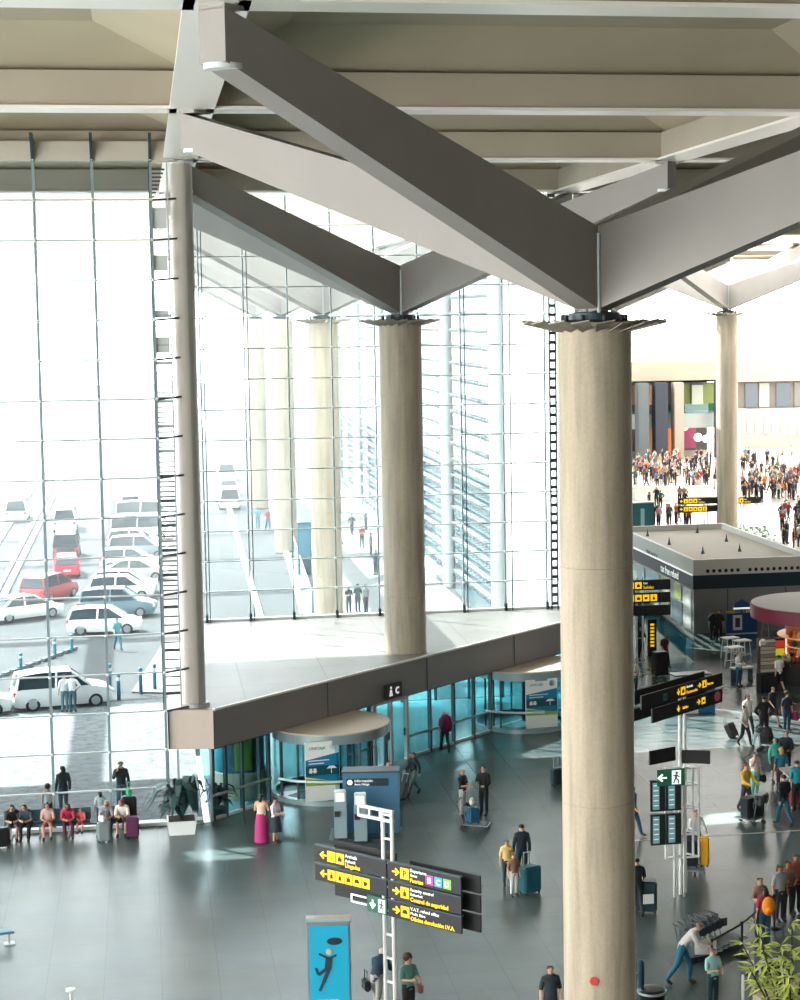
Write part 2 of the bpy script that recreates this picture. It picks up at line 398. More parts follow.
# white round facade column with maintenance ladder
fc = empty('facade_column', (1.42, 67.2, 4.0), 0, 'slim pale round steel column at the corner of the glass wall', 'column')
MB().cyl(0, 0, 0, 18.85, .37, 32).build('shaft', mat('b3ada3', .45, name='column_paint'), fc, S30)
MB().cyl(0, 0, 0, .12, .5, 24).build('base_plate', M_steel, fc, S30)
MB().lathe([(.25, 18.6), (.42, 18.75), (.42, 18.8)], 24).build('collar', M_wsteel, fc, S30)
ld = empty('maintenance_ladder', (.36, F1Y-.05, 4.1), 0, 'tall narrow maintenance ladder beside the slim corner column', 'ladder')
MB().box(-.05, .05, -.08, .06, -.1, 18.6).build('rail', M_dsteel, ld)
MB().box(.55, .6, -.05, .03, 0, 18.6).build('rail', M_steel, ld)
for k, z in enumerate(rows):
    if 4 < z < 23: MB().bar((0, -.05, z-4.1-.02), (.86, .25, z-4.1+.05), .07).build('bracket', M_dsteel, ld)
zz = .45
for k in range(62):
    MB().box(.0, .56, -.04, .0, zz, zz+(.045 if k % 5 else .10)).build('rung', M_dsteel if k < 36 else M_steel, ld); zz += .30 if k < 12 else (.17 if k < 52 else .32)
for z0, z1 in ((12.2, 12.75), (13.4, 13.65), (15.0, 15.5), (16.4, 17.1)): MB().box(.06, .52, -.03, .0, z0, z1).build('cover_plate', mat('c5cac9', .5), ld)
for k in range(9): MB().hexa([(-.0, -.04, 17.3+k*.13), (.1+.05*k, -.04, 17.3+k*.13), (.1+.05*k, .04, 17.3+k*.13), (0, .04, 17.3+k*.13), (0, -.04, 17.36+k*.13), (.1+.05*k, -.04, 17.36+k*.13), (.1+.05*k, .04, 17.36+k*.13), (0, .04, 17.36+k*.13)]).build('step', M_dsteel, ld)

# ------------------------------------------------------------------ entrance deck
A, B_ = Vector((2.08, 66.35)), Vector((20.2, 84.3))
dk = empty('entrance_deck', (0, 0, 0), 0, kind='structure')
poly = [(.45, 66.62), (2.0, 66.35), (20.0, 84.05), (20.0, F2Y+.1), (1.5, F2Y+.1), (.45, 68)]
MB().prism(poly, 3.97, 4.0).build('roof_sheet', M_deck, dk)
MB().prism([(p[0], p[1]) for p in poly], 2.62, 3.969).build('slab', M_fascia, dk)
n45 = Vector((1, -1)).normalized()
def along(t, off=0, z=0):
    """point on the diagonal front, t metres from its left corner, off metres out towards the hall"""
    d = Vector((18.0, 17.7)).normalized(); n = Vector((d.y, -d.x)); p = Vector((2.0, 66.35))+d*t+n*off
    return Vector((p.x, p.y, z))
dd = Vector((18.0, 17.7)).normalized(); ANG = math.atan2(dd.y, dd.x)
MB().prism([(.5, 66.58), (2.0, 66.31), (2.0, 66.36), (.5, 66.63)], 2.62, 3.985).build('fascia_end', M_fascia2, dk)
MB().bar(along(0, .02, 3.99), along(25.2, .02, 3.99), .1, .07).build('drip_edge', mat('e9e5df', .3), dk)
for t in (6.1, 12.2, 18.3): MB().bar(along(t, .012, 2.64), along(t, .012, 3.95), .03).build('panel_joint', M_dsteel, dk)

def glass_run(name, t0, t1, posts, off=-.35):
    w = empty(name, along(t0, off, 0), ANG, kind='structure'); L = t1-t0
    MB().box(0, L, -.01, .01, .06, 2.62).build('pane', M_gl_teal, w)
    MB().box(0, L, -.06, .06, 0, .1).build('sill', M_wsteel, w)
    MB().box(0, L, -.07, .07, 2.5, 2.62).build('head', M_dsteel, w)
    MB().box(0, L, -.12, -.06, .85, .93).build('hand_rail', M_steel, w)
    for p in posts: MB().box(p-.05, p+.05, -.07, .07, 0, 2.6).build('mullion', mat('3a5058', .4, .3), w)
    return w
glass_run('window_4', .15, 3.2, (.1, .75, 1.6, 2.5, 3.0))
glass_run('window_5', 7.6, 9.1, (.1, 1.35))
glass_run('window_6', 11.2, 17.2, (.1, 1.6, 3.2, 4.6, 5.8))
glass_run('window_7', 21.5, 25.0, (.1, 1.5, 3))
# vestibule rear glass and left end glass
w = empty('window_8', (1.7, F2Y-.1, 0), 0, kind='structure')
MB().box(0, 17.5, -.01, .01, .05, 2.6).build('pane', glass('vestibule_glass', (.55, .85, .9), 1.), w)
for k in range(12): MB().box(k*1.55, k*1.55+.12, -.08, .08, 0, 2.6).build('mullion', M_dsteel, w)
w = empty('window_9', (.42, F1Y-.05, 0), 0, kind='structure')
MB().box(0, 1.5, -.01, .01, .05, 2.6).build('pane', M_gl_front, w)
for x in (.0, .35, 1.45): MB().box(x-.04, x+.04, -.08, .05, 0, 2.6).build('mullion', M_steel, w)
structure(MB().prism([(1.8, 66.7), (19, 84), (19, F2Y), (1.8, F2Y)], -.28, .004).build('floor', mat('5f8f98', .3, name='vestibule_floor', var=.1)))
# round teal drum with a green poster at the left end of the vestibule
dr = empty('round_booth', (3.0, 70.2, 0), 0, 'round teal booth with green poster behind the entrance glass', 'booth')
MB().lathe([(1.0, 0), (1.0, .9), (1.02, .95), (1.02, 1.0)], 32).build('base', mat('d8cdb8', .4), dr, S30)
MB().lathe([(.95, 1.0), (.95, 2.6)], 32).build('drum', mat('176373', .3), dr, S30)
MB().lathe([(.97, 1.1), (.97, 2.5)], 10, (0, 0, 0), -1.75, -1.1).build('poster', mat('7fae3a', .5), dr)

# revolving doors
def revolving_door(c, label, seed):
    t = empty('revolving_door', (c.x, c.y, 0), ANG, label, 'revolving door', 'revolving doors under the deck'); r = 2.15
    MB().lathe([(0, 2.615), (r+.05, 2.6), (r+.05, 2.54), (0, 2.54)], 48).build('canopy_top', mat('c4b6a4', .6), t, S30)
    MB().lathe([(r-.25, 2.2), (r, 2.2), (r, 2.54), (r-.25, 2.54)], 48, cap=False).build('canopy_band', mat('8fa3a6', .3, .3), t, S30)
    MB().lathe([(r-.12, 0), (r+.06, 0), (r+.06, .18), (r-.12, .2)], 48, cap=False).build('base_ring', mat('9fb4b8', .3, .3), t, S30)
    for a0, a1 in ((-PI/2-1.45, -PI/2-.35), (-PI/2+.35, -PI/2+1.45), (PI/2-1.3, PI/2-.35), (PI/2+.35, PI/2+1.3)):
        MB().lathe([(r-.02, .2), (r-.02, 2.2)], 14, (0, 0, 0), a0, a1).build('curved_glass', M_gl_teal, t, S30)
    for a in (-PI/2-1.45, -PI/2-.9, -PI/2-.35, -PI/2+.35, -PI/2+.9, -PI/2+1.45, PI/2-1.3, PI/2+1.3):
        MB().cyl(math.cos(a)*(r-.02), math.sin(a)*(r-.02), .2, 2.2, .045, 8).build('post', M_dsteel, t)
    for k in range(3):
        a = .5+seed+k*2*PI/3
        MB().box(.1, 1.9, -.015, .015, .2, 2.18, a).build('wing_glass', M_gl_teal, t)
        MB().box(1.86, 1.94, -.03, .03, .2, 2.19, a).build('wing_stile', M_black, t)
    MB().cyl(0, 0, .1, 2.2, .1, 12).build('centre_shaft', M_black, t)
    # curved guard rail at the left flank
    pts = [(math.cos(a)*(r+.35), math.sin(a)*(r+.35), .95) for a in [PI+.5-k*.12+.2 for k in range(-2, 8)]]
    MB().tube(pts, .05, 8).build('guard_rail', mat('cfe3e6', .2, .2), t)
    return t
RD1 = along(6.0, .55)-Vector((.55, -.55, 0)); RD1 = Vector((6.35, 69.9, 0)); RD2 = Vector((15.6, 79.9, 0))
rd1 = revolving_door(RD1, 'revolving door nearest the corner column, behind the blue phone kiosk', 0)
rd2 = revolving_door(RD2, 'farther revolving door beside the nearest concrete pillar', .4)
def welcome_poster(c, rz, w, h, label):
    t = empty('poster_board', (c[0], c[1], .22), rz, label, 'poster', 'advertising boards in the revolving doors')
    MB().box(-w/2, w/2, 0, .06, 0, h).build('board', mat('e8eeea', .4), t)
    MB().hexa([(-w/2+.01, -.008, h*.42), (w/2-.01, -.008, h*.30), (w/2-.01, 0, h*.30), (-w/2+.01, 0, h*.42), (-w/2+.01, -.008, h*.70), (w/2-.01, -.008, h*.80), (w/2-.01, 0, h*.80), (-w/2+.01, 0, h*.70)]).build('blue_field', mat('1779a5', .4), t)
    MB().box(-w/2+.02, w/2-.02, -.015, -.008, h*.44, h*.6).build('teal_band', mat('0d4a4f', .4), t)
    MB().hexa([(-w/2+.01, -.01, h*.27), (w/2-.01, -.01, h*.25), (w/2-.01, 0, h*.25), (-w/2+.01, 0, h*.27), (-w/2+.01, -.01, h*.40), (w/2-.01, -.01, h*.31), (w/2-.01, 0, h*.31), (-w/2+.01, 0, h*.40)]).build('green_swoosh', mat('93b83a', .4), t)
    lettering('UNICAJA', .15, (-w*.38, -.012, h*.87), mat('2f8a63', .5), t)
    MB().lathe([(.0, -.012), (.13, -.012), (.13, 0)], 20).build('round_emblem', mat('1386b5', .4), t).matrix_local = Matrix.Translation((w*.33, -.0, h*.91)) @ Matrix.Rotation(PI/2, 4, 'X')
    MB().box(-w*.4, w*.2, -.014, -.008, h*.68, h*.695).build('text_line', mat('dfeaf0', .5), t)
    MB().box(-w*.4, w*.05, -.014, -.008, h*.63, h*.645).build('text_line', mat('dfeaf0', .5), t)
    mb = MB()   # two small white marks: a pair of figures and a parasol
    mb.box(-w*.38, -w*.3, -.02, -.015, h*.48, h*.56); mb.box(-w*.26, -w*.18, -.02, -.015, h*.48, h*.56); mb.box(-w*.40, -w*.16, -.02, -.015, h*.5, h*.52)
    mb.build('figures_mark', mat('f2f4f4', .5), t); mb = MB(); mb.box(w*.25, w*.27, -.02, -.015, h*.46, h*.55); mb.prism([(w*.12, h*.54), (w*.42, h*.54), (w*.34, h*.585), (w*.2, h*.585)], -.02, -.015, 'y')
    mb.build('parasol_mark', mat('f2f4f4', .5), t)
    return t
p = at(323, 800, z=.25); welcome_poster((p.x, p.y), .15, 1.25, 2.15, 'blue and green advertising board in the revolving door behind the kiosk')
p = at(542, 727, z=.25); welcome_poster((p.x, p.y), .15, 1.4, 2.05, 'blue and green advertising board in the farther revolving door')
MB_ = None
# hinged emergency door with its pictogram sign
dn_ = empty('door_1', along(9.2, -.3, 0), ANG, kind='structure')
for x in (0, 1.0, 2.0): MB().box(x-.06, x+.06, -.08, .08, 0, 2.55).build('door_frame', M_wsteel, dn_)
MB().box(-.06, 2.06, -.08, .08, 2.45, 2.6).build('door_frame', M_wsteel, dn_)
for x in (.06, 1.06):
    MB().box(x, x+.88, -.01, .01, .1, 2.45).build('leaf_glass', M_gl_teal, dn_)
    MB().box(x+.7, x+.78, -.1, -.05, 1.0, 1.3).build('handle', M_black, dn_)
s = empty('restroom_sign', along(9.9, .1, 2.72), ANG, 'small black sign with white pictograms hanging at the deck edge', 'sign')
MB().box(-.5, .5, -.05, .05, 0, .55).build('plate', M_black, s)
mb = MB(); mb.ball((-.2, -.06, .42), .06, 8, (1, .3, 1)); mb.prism([(-.3, .1), (-.1, .1), (-.16, .34), (-.24, .34)], -.07, -.05, 'y'); mb.build('pictogram', mat('f4f4f4', .5, emit=.3), s)
mb = MB(); mb.lathe([(.07, -.01), (.14, -.01), (.14, .01), (.07, .01)], 16, (0, 0, 0), .8, 5.4); o = mb.build('pictogram', mat('f4f4f4', .5, emit=.3), s); o.matrix_local = Matrix.Translation((.22, -.06, .27)) @ Matrix.Rotation(PI/2, 4, 'X')

# ------------------------------------------------------------------ side facade seen through the second glass wall
sf = empty('window_10', (19.6, 95, 0), 0, kind='structure')
MB().box(-.02, .02, 9, 235, 0, 7.6).build('pane', mat('2b5a68', .12, name='dark_teal_pane'), sf)
MB().box(-.02, .02, 9, 235, 7.6, 23).build('pane', M_gl_front, sf)
for k in range(22):
    z = 1.2+k*1.02
    MB().box(-.55, -.2, 9.5, 235, z, z+.05).build('louvre', M_steel, sf)
louvre_me = MB().box(-.6, .0, -.05, .05, 0, .22).mesh('louvre_bracket', M_dsteel)
mb = MB()
for j in range(46):
    for k in range(22):
        y = 10+j*1.1+(0 if j < 20 else (j-20)*1.1); mb.box(-.62, -.3, y-.05, y+.05, 1.05+k*1.02, 1.3+k*1.02)
mb.build('louvre_brackets', M_steel, sf)['kind'] = 'stuff'
pos = ['nearest', 'second', 'third', 'fourth', 'fifth', 'farthest']
for k in range(6):
    y = 104+17.6*k
    fcx = tag(MB().cyl(0, 0, 0, 22.8, .4, 24).build('facade_column', mat('c2c6c6', .45, name='outer_column_paint'), None, S30), '%s white column of the row along the outdoor side facade' % pos[k], 'column', 'outdoor side facade columns')
    fcx.location = (18.93, y, 0)
structure(MB().box(19.3, 19.55, F2Y+.2, 103.6, 0, 22.8).build('wall_side', mat('cfccc8', .4, name='pale_panel', var=.08, scale=.3)))
# bright tilted sheets behind the last bay (seen as pale reflections)
# teal balustrade and ramp edge outdoors
bl = empty('glass_balustrade', (0, 0, 0), 0, 'slanting teal glass balustrade outdoors left of the pale pillar', 'balustrade')
a, b2 = at(288, 537, z=0), at(312, 614, z=0)
MB().hexa([(a.x, a.y, .02), (b2.x, b2.y, .02), (b2.x+.05, b2.y, .02), (a.x+.05, a.y, .02), (a.x, a.y, 1.3), (b2.x, b2.y, 1.3), (b2.x+.05, b2.y, 1.3), (a.x+.05, a.y, 1.3)]).build('pane', mat('3e7580', .2), bl)
MB().bar((a.x, a.y, 1.35), (b2.x, b2.y, 1.35), .08).build('top_rail', M_steel, bl)
MB().bar((a.x-.5, a.y, .08), (b2.x-.5, b2.y, .08), .35, .16).build('kerb', mat('d8dadb', .6), bl)
# ------------------------------------------------------------------ wayfinding signs
M_sign = mat('12181b', .6, name='sign_face')
M_signb = mat('0a0e10', .6, name='sign_back')
M_yel = mat('ffc400', .5, emit=.55, name='sign_yellow')
M_wht = mat('f2f4f4', .5, emit=.45, name='sign_white')
M_ink = mat('1b1f22', .5)
M_green = mat('0d5a42', .45, emit=.12, name='exit_green')
def arrow(parent, x, z, s, d, m, y=-.05):
    """arrow mark of size s pointing left (-1), right (1) or down (0)"""
    P = [(-.5, 0), (0, .42), (.14, .28), (-.1, .08), (.5, .08), (.5, -.08), (-.1, -.08), (.14, -.28), (0, -.42)]
    if d == 1: P = [(-a, b) for a, b in P]
    if d == 0: P = [(b, a) for a, b in P]
    return MB().prism([(x+a*s, z+b*s) for a, b in P], y-.008, y, 'y').build('arrow', m, parent)
def icon(parent, x, z, s, kind, m=None, ch=None, y=-.05):
    o = MB().box(x-s/2, x+s/2, y-.006, y, z-s/2, z+s/2).build('pictogram', m or M_yel, parent)
    if ch: lettering(ch, s*.85, (x, y-.012, z-s*.3), M_wht if m else M_ink, parent, 'letter', 'CENTER', bold=True)
    elif kind == 'bag':
        MB().box(x-s*.25, x+s*.25, y-.012, y-.006, z-s*.28, z+s*.1).box(x-s*.1, x+s*.1, y-.012, y-.006, z+.12*s, z+s*.25).build('glyph', M_ink, o)
    elif kind == 'man':
        MB().ball((x, y-.008, z+s*.25), s*.1, 8, (1, .1, 1)).prism([(x-.2*s, z-.32*s), (x+.2*s, z-.32*s), (x+.14*s, z+.12*s), (x-.14*s, z+.12*s)], y-.012, y-.006, 'y').build('glyph', M_ink, o)
    elif kind == 'car':
        MB().prism([(x-.32*s, z-.18*s), (x+.32*s, z-.18*s), (x+.3*s, z+.02*s), (x+.16*s, z+.2*s), (x-.16*s, z+.2*s), (x-.3*s, z+.02*s)], y-.012, y-.006, 'y').build('glyph', M_ink, o)
    elif kind == 'cup':
        MB().prism([(x-.2*s, z-.25*s), (x+.1*s, z-.25*s), (x+.16*s, z+.15*s), (x-.26*s, z+.15*s)], y-.012, y-.006, 'y').box(x+.12*s, x+.28*s, y-.012, y-.006, z-.1*s, z+.08*s).build('glyph', M_ink, o)
    return o
def exit_mark(parent, x, z, s, y=-.05):
    """white running figure in a doorway"""
    mb = MB().box(x-.3*s, x+.3*s, y-.006, y, z-.45*s, z+.45*s); d = mb.build('doorway', M_wht, parent)
    mb = MB(); mb.ball((x+.02*s, y-.01, z+.3*s), .09*s, 8, (1, .1, 1))
    mb.bar((x, y-.012, z+.2*s), (x-.05*s, y-.012, z-.05*s), .14*s, .008, up=Vector((0, 1, 0)))
    for q in (((0, .15), (.2, .02)), ((0, .15), (-.22, .1)), ((-.05, -.05), (.15, -.2)), ((.15, -.2), (.12, -.4)), ((-.05, -.05), (-.2, -.38))):
        mb.bar((x+q[0][0]*s, y-.012, z+q[0][1]*s), (x+q[1][0]*s, y-.012, z+q[1][1]*s), .08*s, .008, up=Vector((0, 1, 0)))
    mb.build('runner', M_green, d); return d
def panel(parent, x0, x1, z0, z1, y=-.05, th=.05, m=None, name='sign_panel'):
    o = MB().box(x0, x1, y, y+th, z0, z1).build(name, m or M_sign, parent)
    return o
def trim_edge(parent, x0, x1, z, y): MB().box(x0, x1, y-.02, y+.08, z, z+.03).build('panel_edge', M_dsteel, parent)

# --- the large sign in front
b0 = at(388, 861, z=4.17); b0.z = 0; L, Rr = at(318, 844, z=4.17), at(464, 877, z=4.17)
a1 = math.atan2(Rr.y-L.y, Rr.x-L.x)
s1 = empty('wayfinding_sign', b0, a1, 'large double sign with six black panels on a white ladder post', 'sign')
for x in (-.15, .15):
    MB().tube([(x, 0, 0), (x, 0, 5.45)], .05, 10).build('post', M_wsteel, s1, S30)
for k in range(9): MB().box(-.15, .15, -.025, .025, .5+k*.6, .55+k*.6).build('rung', M_wsteel, s1)
arm = MB(); arm.bar((-.95, 0, 5.42), (.2, 0, 5.42), .07); arm.bar((-.95, 0, 5.18), (.2, 0, 5.18), .07)
for k in range(4): arm.box(-.97+k*.36, -.91+k*.36, -.03, .03, 5.15, 5.45)
arm.build('ladder_arm', M_wsteel, s1)
k = (L-b0).length; wl = math.hypot(L.x-b0.x, L.y-b0.y); wr = math.hypot(Rr.x-b0.x, Rr.y-b0.y)
Z1 = 4.17
for r in range(3):
    z1 = Z1-r*.475; z0 = z1-.41
    panel(s1, .02, wr, z0, z1); trim_edge(s1, .02, wr, z1, -.04)
    panel(s1, .45, wr+.30, z0+.0, z1+.02, .30, .05, M_signb, 'rear_panel')
    if r < 2: panel(s1, -wl, -.02, z0, z1); trim_edge(s1, -wl, -.02, z1, -.04)
    if r: panel(s1, -wl+.35, -.02, z0+.05, z1+.05, .30, .05, M_signb, 'rear_panel')
    else: panel(s1, -wl+.35, -.02, z0+.1, z1+.12, .30, .05, M_signb, 'rear_panel')
q = Z1-.205
arrow(s1, -wl+.30, q, .24, -1, M_yel); icon(s1, -wl+.58, q, .27, 0, None, 'i'); icon(s1, -wl+.88, q, .27, 'bag')
lettering('Arrivals', .13, (-wl+1.06, -.058, q+.07), M_wht, s1); lettering('Ankunft', .11, (-wl+1.06, -.058, q-.05), M_wht, s1); lettering('Llegadas', .15, (-wl+1.06, -.058, q-.18), M_yel, s1, bold=True)
q -= .475
arrow(s1, -wl+.30, q, .24, -1, M_yel)
for n, kd in enumerate(('man', 'man', 'bag', 'car', 'cup')): icon(s1, -wl+.58+n*.29, q, .26, kd)
q -= .475
gx = -.62
panel(s1, -.66, -.02, q-.2, q+.21, -.06, .06, M_green, 'exit_panel'); arrow(s1, -.48, q, .24, 0, M_wht, -.06); exit_mark(s1, -.18, q, .36, -.06)
mb = MB(); x0, x1 = -1.22, -.7
mb.box(x0, x1, -.06, -.05, q+.10, q+.14).box(x0, x1, -.06, -.05, q-.08, q-.04).box(x0, x0+.04, -.06, -.05, q-.04, q+.1); mb.build('white_outline', M_wht, s1)
for r, (w1_, w2_, w3_) in enumerate((('Departures', 'Gates', 'Puertas'), ('Security control', 'Sicherheit', 'Control de seguridad'), ('V.A.T. refund office', 'MwSt. Büro', 'Oficina devolución I.V.A.'))):
    q = Z1-.205-r*.475
    arrow(s1, .30, q, .24, 1, M_yel); icon(s1, .58, q, .27, 'man', ch='P' if r == 0 else None) if r != 2 else icon(s1, .58, q, .27, 'car')
    lettering(w1_, .115, (.76, -.058, q+.08), M_wht, s1); lettering(w2_, .10, (.76, -.058, q-.03), M_wht, s1); lettering(w3_, .14, (.76, -.058, q-.17), M_yel, s1, bold=True)
q = Z1-.205
for ch, hx, x in (('B', 'b5357f', 1.38), ('C', '2a8cc4', 1.66), ('D', '6aaa3a', 1.94)): icon(s1, x, q-.02, .24, 0, mat(hx, .5, emit=.5), ch)

# --- second sign with flight monitors
b0 = at(682, 682, z=6.45); b0.z = 0; L, Rr = at(635, 695, z=6.45), at(716, 672, z=6.45); a2 = math.atan2(Rr.y-L.y, Rr.x-L.x)
s2 = empty('wayfinding_sign', b0, a2, 'tall sign with two long panels above flight monitors, right of nearest pillar', 'sign')
wl = math.hypot(L.x-b0.x, L.y-b0.y); wr = math.hypot(Rr.x-b0.x, Rr.y-b0.y)
for x, y in ((-.13, 0), (.13, 0)): MB().tube([(x, y, 0), (x, y, 6.3)], .055, 10).build('post', M_wsteel, s2, S30)
panel(s2, -wl, wr, 6.05, 6.45, -.2); panel(s2, -wl+.3, wr-.3, 6.08, 6.5, .25, .05, M_signb, 'rear_panel'); panel(s2, -wl+.55, wr, 5.55, 5.97, -.2)
panel(s2, -wl+.2, wr-.2, 5.6, 5.97, .25, .05, M_signb, 'rear_panel')
arrow(s2, -.5, 6.25, .2, 0, M_yel, -.2); icon(s2, -.25, 6.25, .24, 'bag', y=-.2); lettering('Arrivals', .11, (-.08, -.21, 6.3), M_wht, s2); lettering('Facturación', .13, (-.08, -.21, 6.13), M_yel, s2)
arrow(s2, .75-.1, 6.27, .2, 1, M_yel, -.2); icon(s2, .92, 6.27, .22, 'man', y=-.2); lettering('Puertas', .12, (1.05, -.21, 6.2), M_yel, s2)
icon(s2, -1.2, 6.22, .2, 'car', mat('2f6f7f', .5), y=-.2)
arrow(s2, -.5, 5.75, .2, 0, M_yel, -.2); lettering('Salidas', .12, (-.3, -.21, 5.7), M_yel, s2)
arrow(s2, .6, 5.77, .2, 1, M_yel, -.2); icon(s2, .86, 5.77, .2, 'cup', y=-.2)
MB().lathe([(0, -.01), (.15, -.01), (.15, .01), (0, .01)], 20).build('red_disc', mat('8b3a3c', .5, emit=.2), s2).matrix_local = Matrix.Translation((wr-.3, -.21, 5.77)) @ Matrix.Rotation(PI/2, 4, 'X')
# lower frame carrying the monitors, square to the hall rather than to the long panels
def wl_(dx, dy): return (dx*math.cos(a2)+dy*math.sin(a2), -dx*math.sin(a2)+dy*math.cos(a2))
def hall_box(name, m, x0, x1, y0, y1, z0, z1, rz=0, parent=None):
    cx, cy = wl_((x0+x1)/2, (y0+y1)/2); w, d = (x1-x0)/2, (y1-y0)/2
    return MB().box(cx-w, cx+w, cy-d, cy+d, z0, z1, rz-a2, (cx, cy)).build(name, m, parent or s2)
fr = MB()
for x in (-.62, -.36, -.06, .22, .40):
    q = wl_(x, -.35); fr.tube([(q[0], q[1], 0 if x in (-.36, -.06) else 1.2), (q[0], q[1], 3.95)], .038, 8)
for z in (1.2, 1.9, 2.7, 3.4, 3.9):
    a_, b_ = wl_(-.62, -.35), wl_(.40, -.35); fr.bar((a_[0], a_[1], z), (b_[0], b_[1], z), .05); fr.bar((b_[0], b_[1], z), (.13, 0, z), .05); fr.bar((a_[0], a_[1], z), (-.13, 0, z), .05)
fr.build('monitor_frame', M_wsteel, s2)
hall_box('lower_panel', M_signb, -1.25, -.25, -.5, -.44, 4.15, 4.57, .45)
hall_box('lower_panel', M_signb, -.1, .8, -.2, -.14, 4.0, 4.4, -.35)
ex = hall_box('exit_panel', M_green, -.97, -.13, -.72, -.66, 3.5, 4.0)
for nm, f_, args in (('arrow', arrow, (-.28, 0, .3, -1, M_wht, -.035)), ('mark', exit_mark, (.16, 0, .46, -.035))):
    o = f_(ex, *args); q = wl_(-.55, -.69); o.matrix_local = Matrix.Translation((q[0], q[1], 3.75)) @ Matrix.Rotation(-a2, 4, 'Z')
M_screen = mat('6f9aa0', .2, emit=.2, name='monitor_screen')
for z0, z1 in ((2.72, 3.65), (1.7, 2.63)):
    for x in (-.92, -.44):
        mo = hall_box('monitor', M_black, x-.22, x+.22, -.62, -.5, z0, z1)
        hall_box('screen', M_screen, x-.17, x+.03, -.635, -.62, z0+.06, z1-.06, 0, s2)
        for k in range(int((z1-z0)/.16)): hall_box('flight_row', mat('d5e2e2', .5, emit=.2), x-.15, x+.0, -.642, -.635, z1-.16-k*.15, z1-.13-k*.15)

# --- smaller far signs
def small_sign(base, hz, rowsn, w, rz, label, seed=1):
    s = empty('wayfinding_sign', base, rz, label, 'sign'); rnd = random.Random(seed)
    for x in (-.15, .15): MB().tube([(x, 0, 0), (x, 0, hz+.1)], .05, 8).build('post', M_wsteel, s)
    for r in range(rowsn):
        z1 = hz-r*.62; z0 = z1-.5
        panel(s, -w/2, w/2, z0, z1, -.15); x = -w/2+.4
        if r < 2:
            arrow(s, x-.1, z0+.25, .26, -1, M_yel, -.15)
            for k in range(3 if r == 0 else 5): icon(s, x+.25+k*.38, z0+.25, .32, ('man', 'car', 'bag', 'cup', 'man')[k], y=-.15)
            if r == 0: lettering('Salidas', .2, (x+1.25, -.16, z0+.08), M_yel, s); lettering('Exit', .14, (x+1.25, -.16, z0+.3), M_wht, s)
    return s
p = at(640, 674, z=0); small_sign(p, 4.6, 3, 3.0, .0, 'black three row sign with yellow pictograms just right of nearest pillar', 3)
p = at(706, 537, z=0); small_sign(p, 3.1, 2, 4.6, .0, 'black sign with yellow symbols behind the white kiosk roof, left of the pair', 4)
p = at(742, 531, z=0); small_sign(p, 2.7, 1, 3.0, .0, 'single row yellow symbol sign at the foot of the distant pillar', 5)
# vertical dark totem with yellow strip
p = at(652, 656, z=0); t = empty('totem_sign', p, 0, 'slim vertical black totem with yellow writing near the three row sign', 'sign')
MB().box(-.22, .22, -.08, .08, .0, 1.9).build('body', M_sign, t)
for k in range(7): MB().box(-.1, .1, -.095, -.08, .5+k*.18, .6+k*.18).build('yellow_mark', M_yel, t)

# ------------------------------------------------------------------ lightbox advertisement at the foot of the picture
p = at(331, 1040, z=0); t = empty('advertising_lightbox', p, -.12, 'freestanding blue lightbox poster of a leaping figure, bottom of the hall', 'lightbox')
W = .52
MB().box(-W, W, -.12, .12, 0, 3.0).bevel(.02).build('cabinet', mat('8a9aa0', .35, .4), t)
MB().box(-W+.05, W-.05, -.135, -.12, .85, 2.88).build('poster', mat('1b9cbd', .4, emit=.12, name='lit_poster'), t)
MB().box(-W-.02, W+.02, -.14, .14, 2.98, 3.06).build('top_cap', mat('aeb8ba', .4, .3), t)
bd = MB(); D_ = mat('20383f', .6)
fy = -.15
def limb(a, b, w): bd.bar((a[0], fy, a[1]), (b[0], fy, b[1]), w, .01, up=Vector((0, 1, 0)))
limb((.0, 2.12), (-.03, 1.82), .16); limb((-.02, 2.08), (-.24, 2.2), .05); limb((0, 2.08), (.18, 2.16), .05)
limb((-.05, 1.84), (-.26, 1.68), .08); limb((-.26, 1.68), (-.32, 1.85), .06); limb((0, 1.84), (-.14, 1.5), .09); limb((-.14, 1.5), (-.24, 1.28), .07)
bd.build('leaping_figure', D_, t)
MB().ball((.0, fy, 2.24), .07, 10, (1, .1, 1.1)).build('figure_head', mat('d2a888', .6), t)
MB().ball((.14, fy, 2.5), .17, 12, (1.1, .05, .55)).build('dark_hat', mat('16282e', .6), t)
lettering('nuevas experiencias', .075, (-.38, -.145, 1.02), M_wht, t); lettering('MALAGA', .11, (.02, -.145, .9), M_wht, t, bold=True)
MB().box(-.12, .12, -.13, -.12, .62, .7).build('white_mark', M_wht, t)

